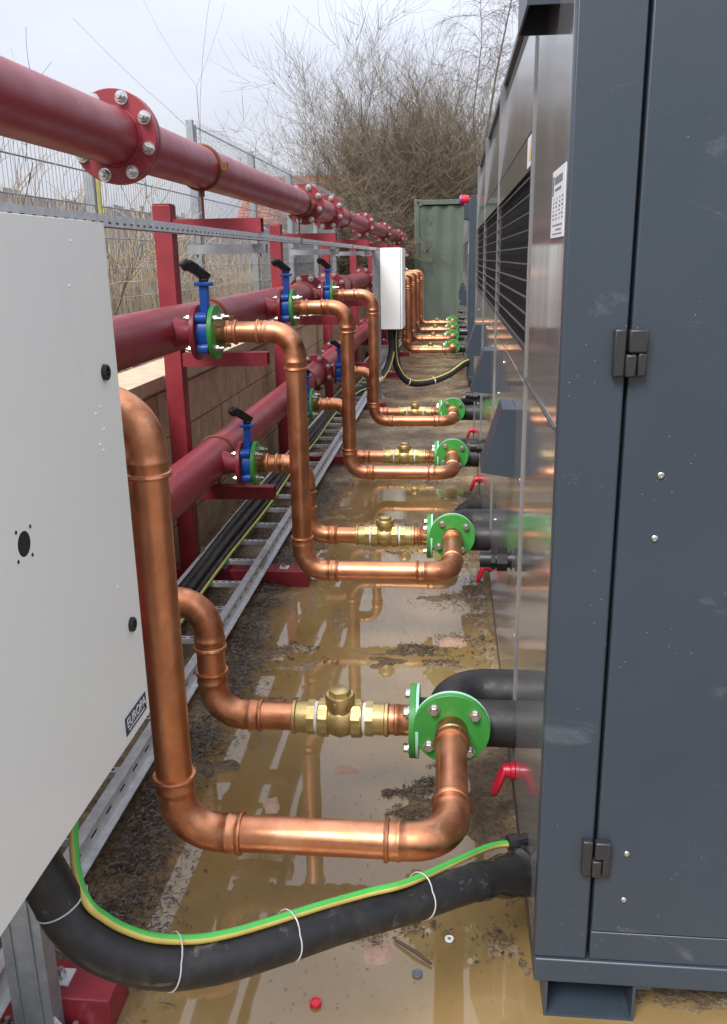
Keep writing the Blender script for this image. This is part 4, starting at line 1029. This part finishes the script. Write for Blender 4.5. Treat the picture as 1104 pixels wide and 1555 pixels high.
b.build('stems', M['reed'], vn)

# ------------------------------------------------------------------ far house
hs = thing('brick_house', 'red tiled roof of a brick house showing between fence and bushes', 'house', (-5.2, 42, -1.0))
MB().box(-4.5, 4.5, 0, 7, 0, 4.1).build('wall', M['brickwall'], hs)
rf = MB().hexa([(-4.8, -.4, 4.1), (4.8, -.4, 4.1), (4.8, 3.5, 6.3), (-4.8, 3.5, 6.3), (-4.8, -.4, 4.25), (4.8, -.4, 4.25), (4.8, 3.5, 6.45), (-4.8, 3.5, 6.45)])
rf.hexa([(-4.8, 3.502, 6.3), (4.8, 3.502, 6.3), (4.8, 7.4, 4.1), (-4.8, 7.4, 4.1), (-4.8, 3.502, 6.45), (4.8, 3.502, 6.45), (4.8, 7.4, 4.25), (-4.8, 7.4, 4.25)])
roof = rf.build('roof', M['rooftile'], hs)
b = MB()
for r_ in range(14):
    for c_ in range(38):
        x, t = -4.75 + c_ * .25, r_ / 14; y, z = -.4 + 3.9 * t, 4.26 + 2.2 * t
        b.hexa([(x, y, z), (x + .23, y, z), (x + .23, y + .3, z + .16), (x, y + .3, z + .16), (x, y, z + .05), (x + .23, y, z + .05), (x + .23, y + .3, z + .175), (x, y + .3, z + .175)])
kind(b.build('roof_tiles', M['rooftile'], roof), 'stuff')
for x in (-2.6, 0, 2.6):
    w = MB().box(x - .5, x + .5, -.03, .02, 1.0, 2.2).build('window', M['white'], hs); MB().box(x - .43, x + .43, -.034, -.031, 1.07, 2.13).build('pane', M['glass'], w)

# ------------------------------------------------------------------ small litter on the slab
def onwater(x, y): return max(.0015, height(x, y))
def disc(name, x, y, r, h, mat_, lab, cat, hole=0.0):
    z = onwater(x, y); t = thing(name, lab, cat, (x, y, z))
    MB().lathe((0, 0, 0), (0, 0, 1), [(0, r), (h * .8, r), (h, r * .92), (h, r * .7), (h * .7, r * .62), (h * .7, max(hole, .001))], 24).build('rim', mat_, t)
    if hole: MB().lathe((0, 0, h * .7), (0, 0, 1), [(0, hole), (.002, hole * .8)], 14).build('centre_boss', M['stickprint'], t)
disc('bottle_cap', -.269, 1.452, .0125, .008, M['redplastic'], 'small red plastic cap on the wet ground in front', 'cap')
disc('washer', .009, 1.655, .0105, .004, M['white'], 'small white washer lying in the mud near the chiller foot', 'washer', .004)
disc('grey_cap', -.06, 1.548, .0115, .004, M['greyplastic'], 'small blue grey disc lying in the shallow puddle', 'cap')
sk = MB().tube([(-.115, 1.640, .006), (-.07, 1.605, .010), (-.03, 1.575, .006)], [.0035, .0042, .003], 7); tag(sk.build('stick', M['wood']), 'short dark stick lying beside the white washer', 'stick')
def rubble(x, y, sx, sy, sz, lab, rz):
    b = MB(); n = 5; o = onwater(x, y) - .004
    vs = [(i / (n - 1) - .5, j / (n - 1) - .5) for j in range(n) for i in range(n)]
    b.v = [(u * sx * (1 + .12 * noise.noise((v * 5, x, 2))), v * sy * (1 + .12 * noise.noise((u * 5, y, 3))), (sz * (.75 + .5 * noise.noise((u * 4, v * 4, x * 9))) if abs(u) < .45 and abs(v) < .45 else .0)) for u, v in vs]
    b.f = [[j * n + i, j * n + i + 1, (j + 1) * n + i + 1, (j + 1) * n + i] for j in range(n - 1) for i in range(n - 1)]; b.mi = [0] * len(b.f)
    ob = b.build('brick_fragment', M['pinkbrick']); ob.location = (x, y, o); ob.rotation_euler = (0, 0, rz)
    tag(ob, lab, 'brick fragment', 'broken brick pieces on the slab')
rubble(-.149, 1.60, .075, .07, .010, 'flat pinkish brick fragment under the sagging black cable', .15)
rubble(.02, 3.27, .12, .10, .016, 'pale brick fragment by the slab joint below the second green flange', -.1)
rubble(-.50, 2.13, .05, .09, .010, 'small brick fragment behind the big copper bend', .3)
rubble(-.30, 2.33, .11, .06, .008, 'flat reddish fragment below the nearest brass check valve', .2)
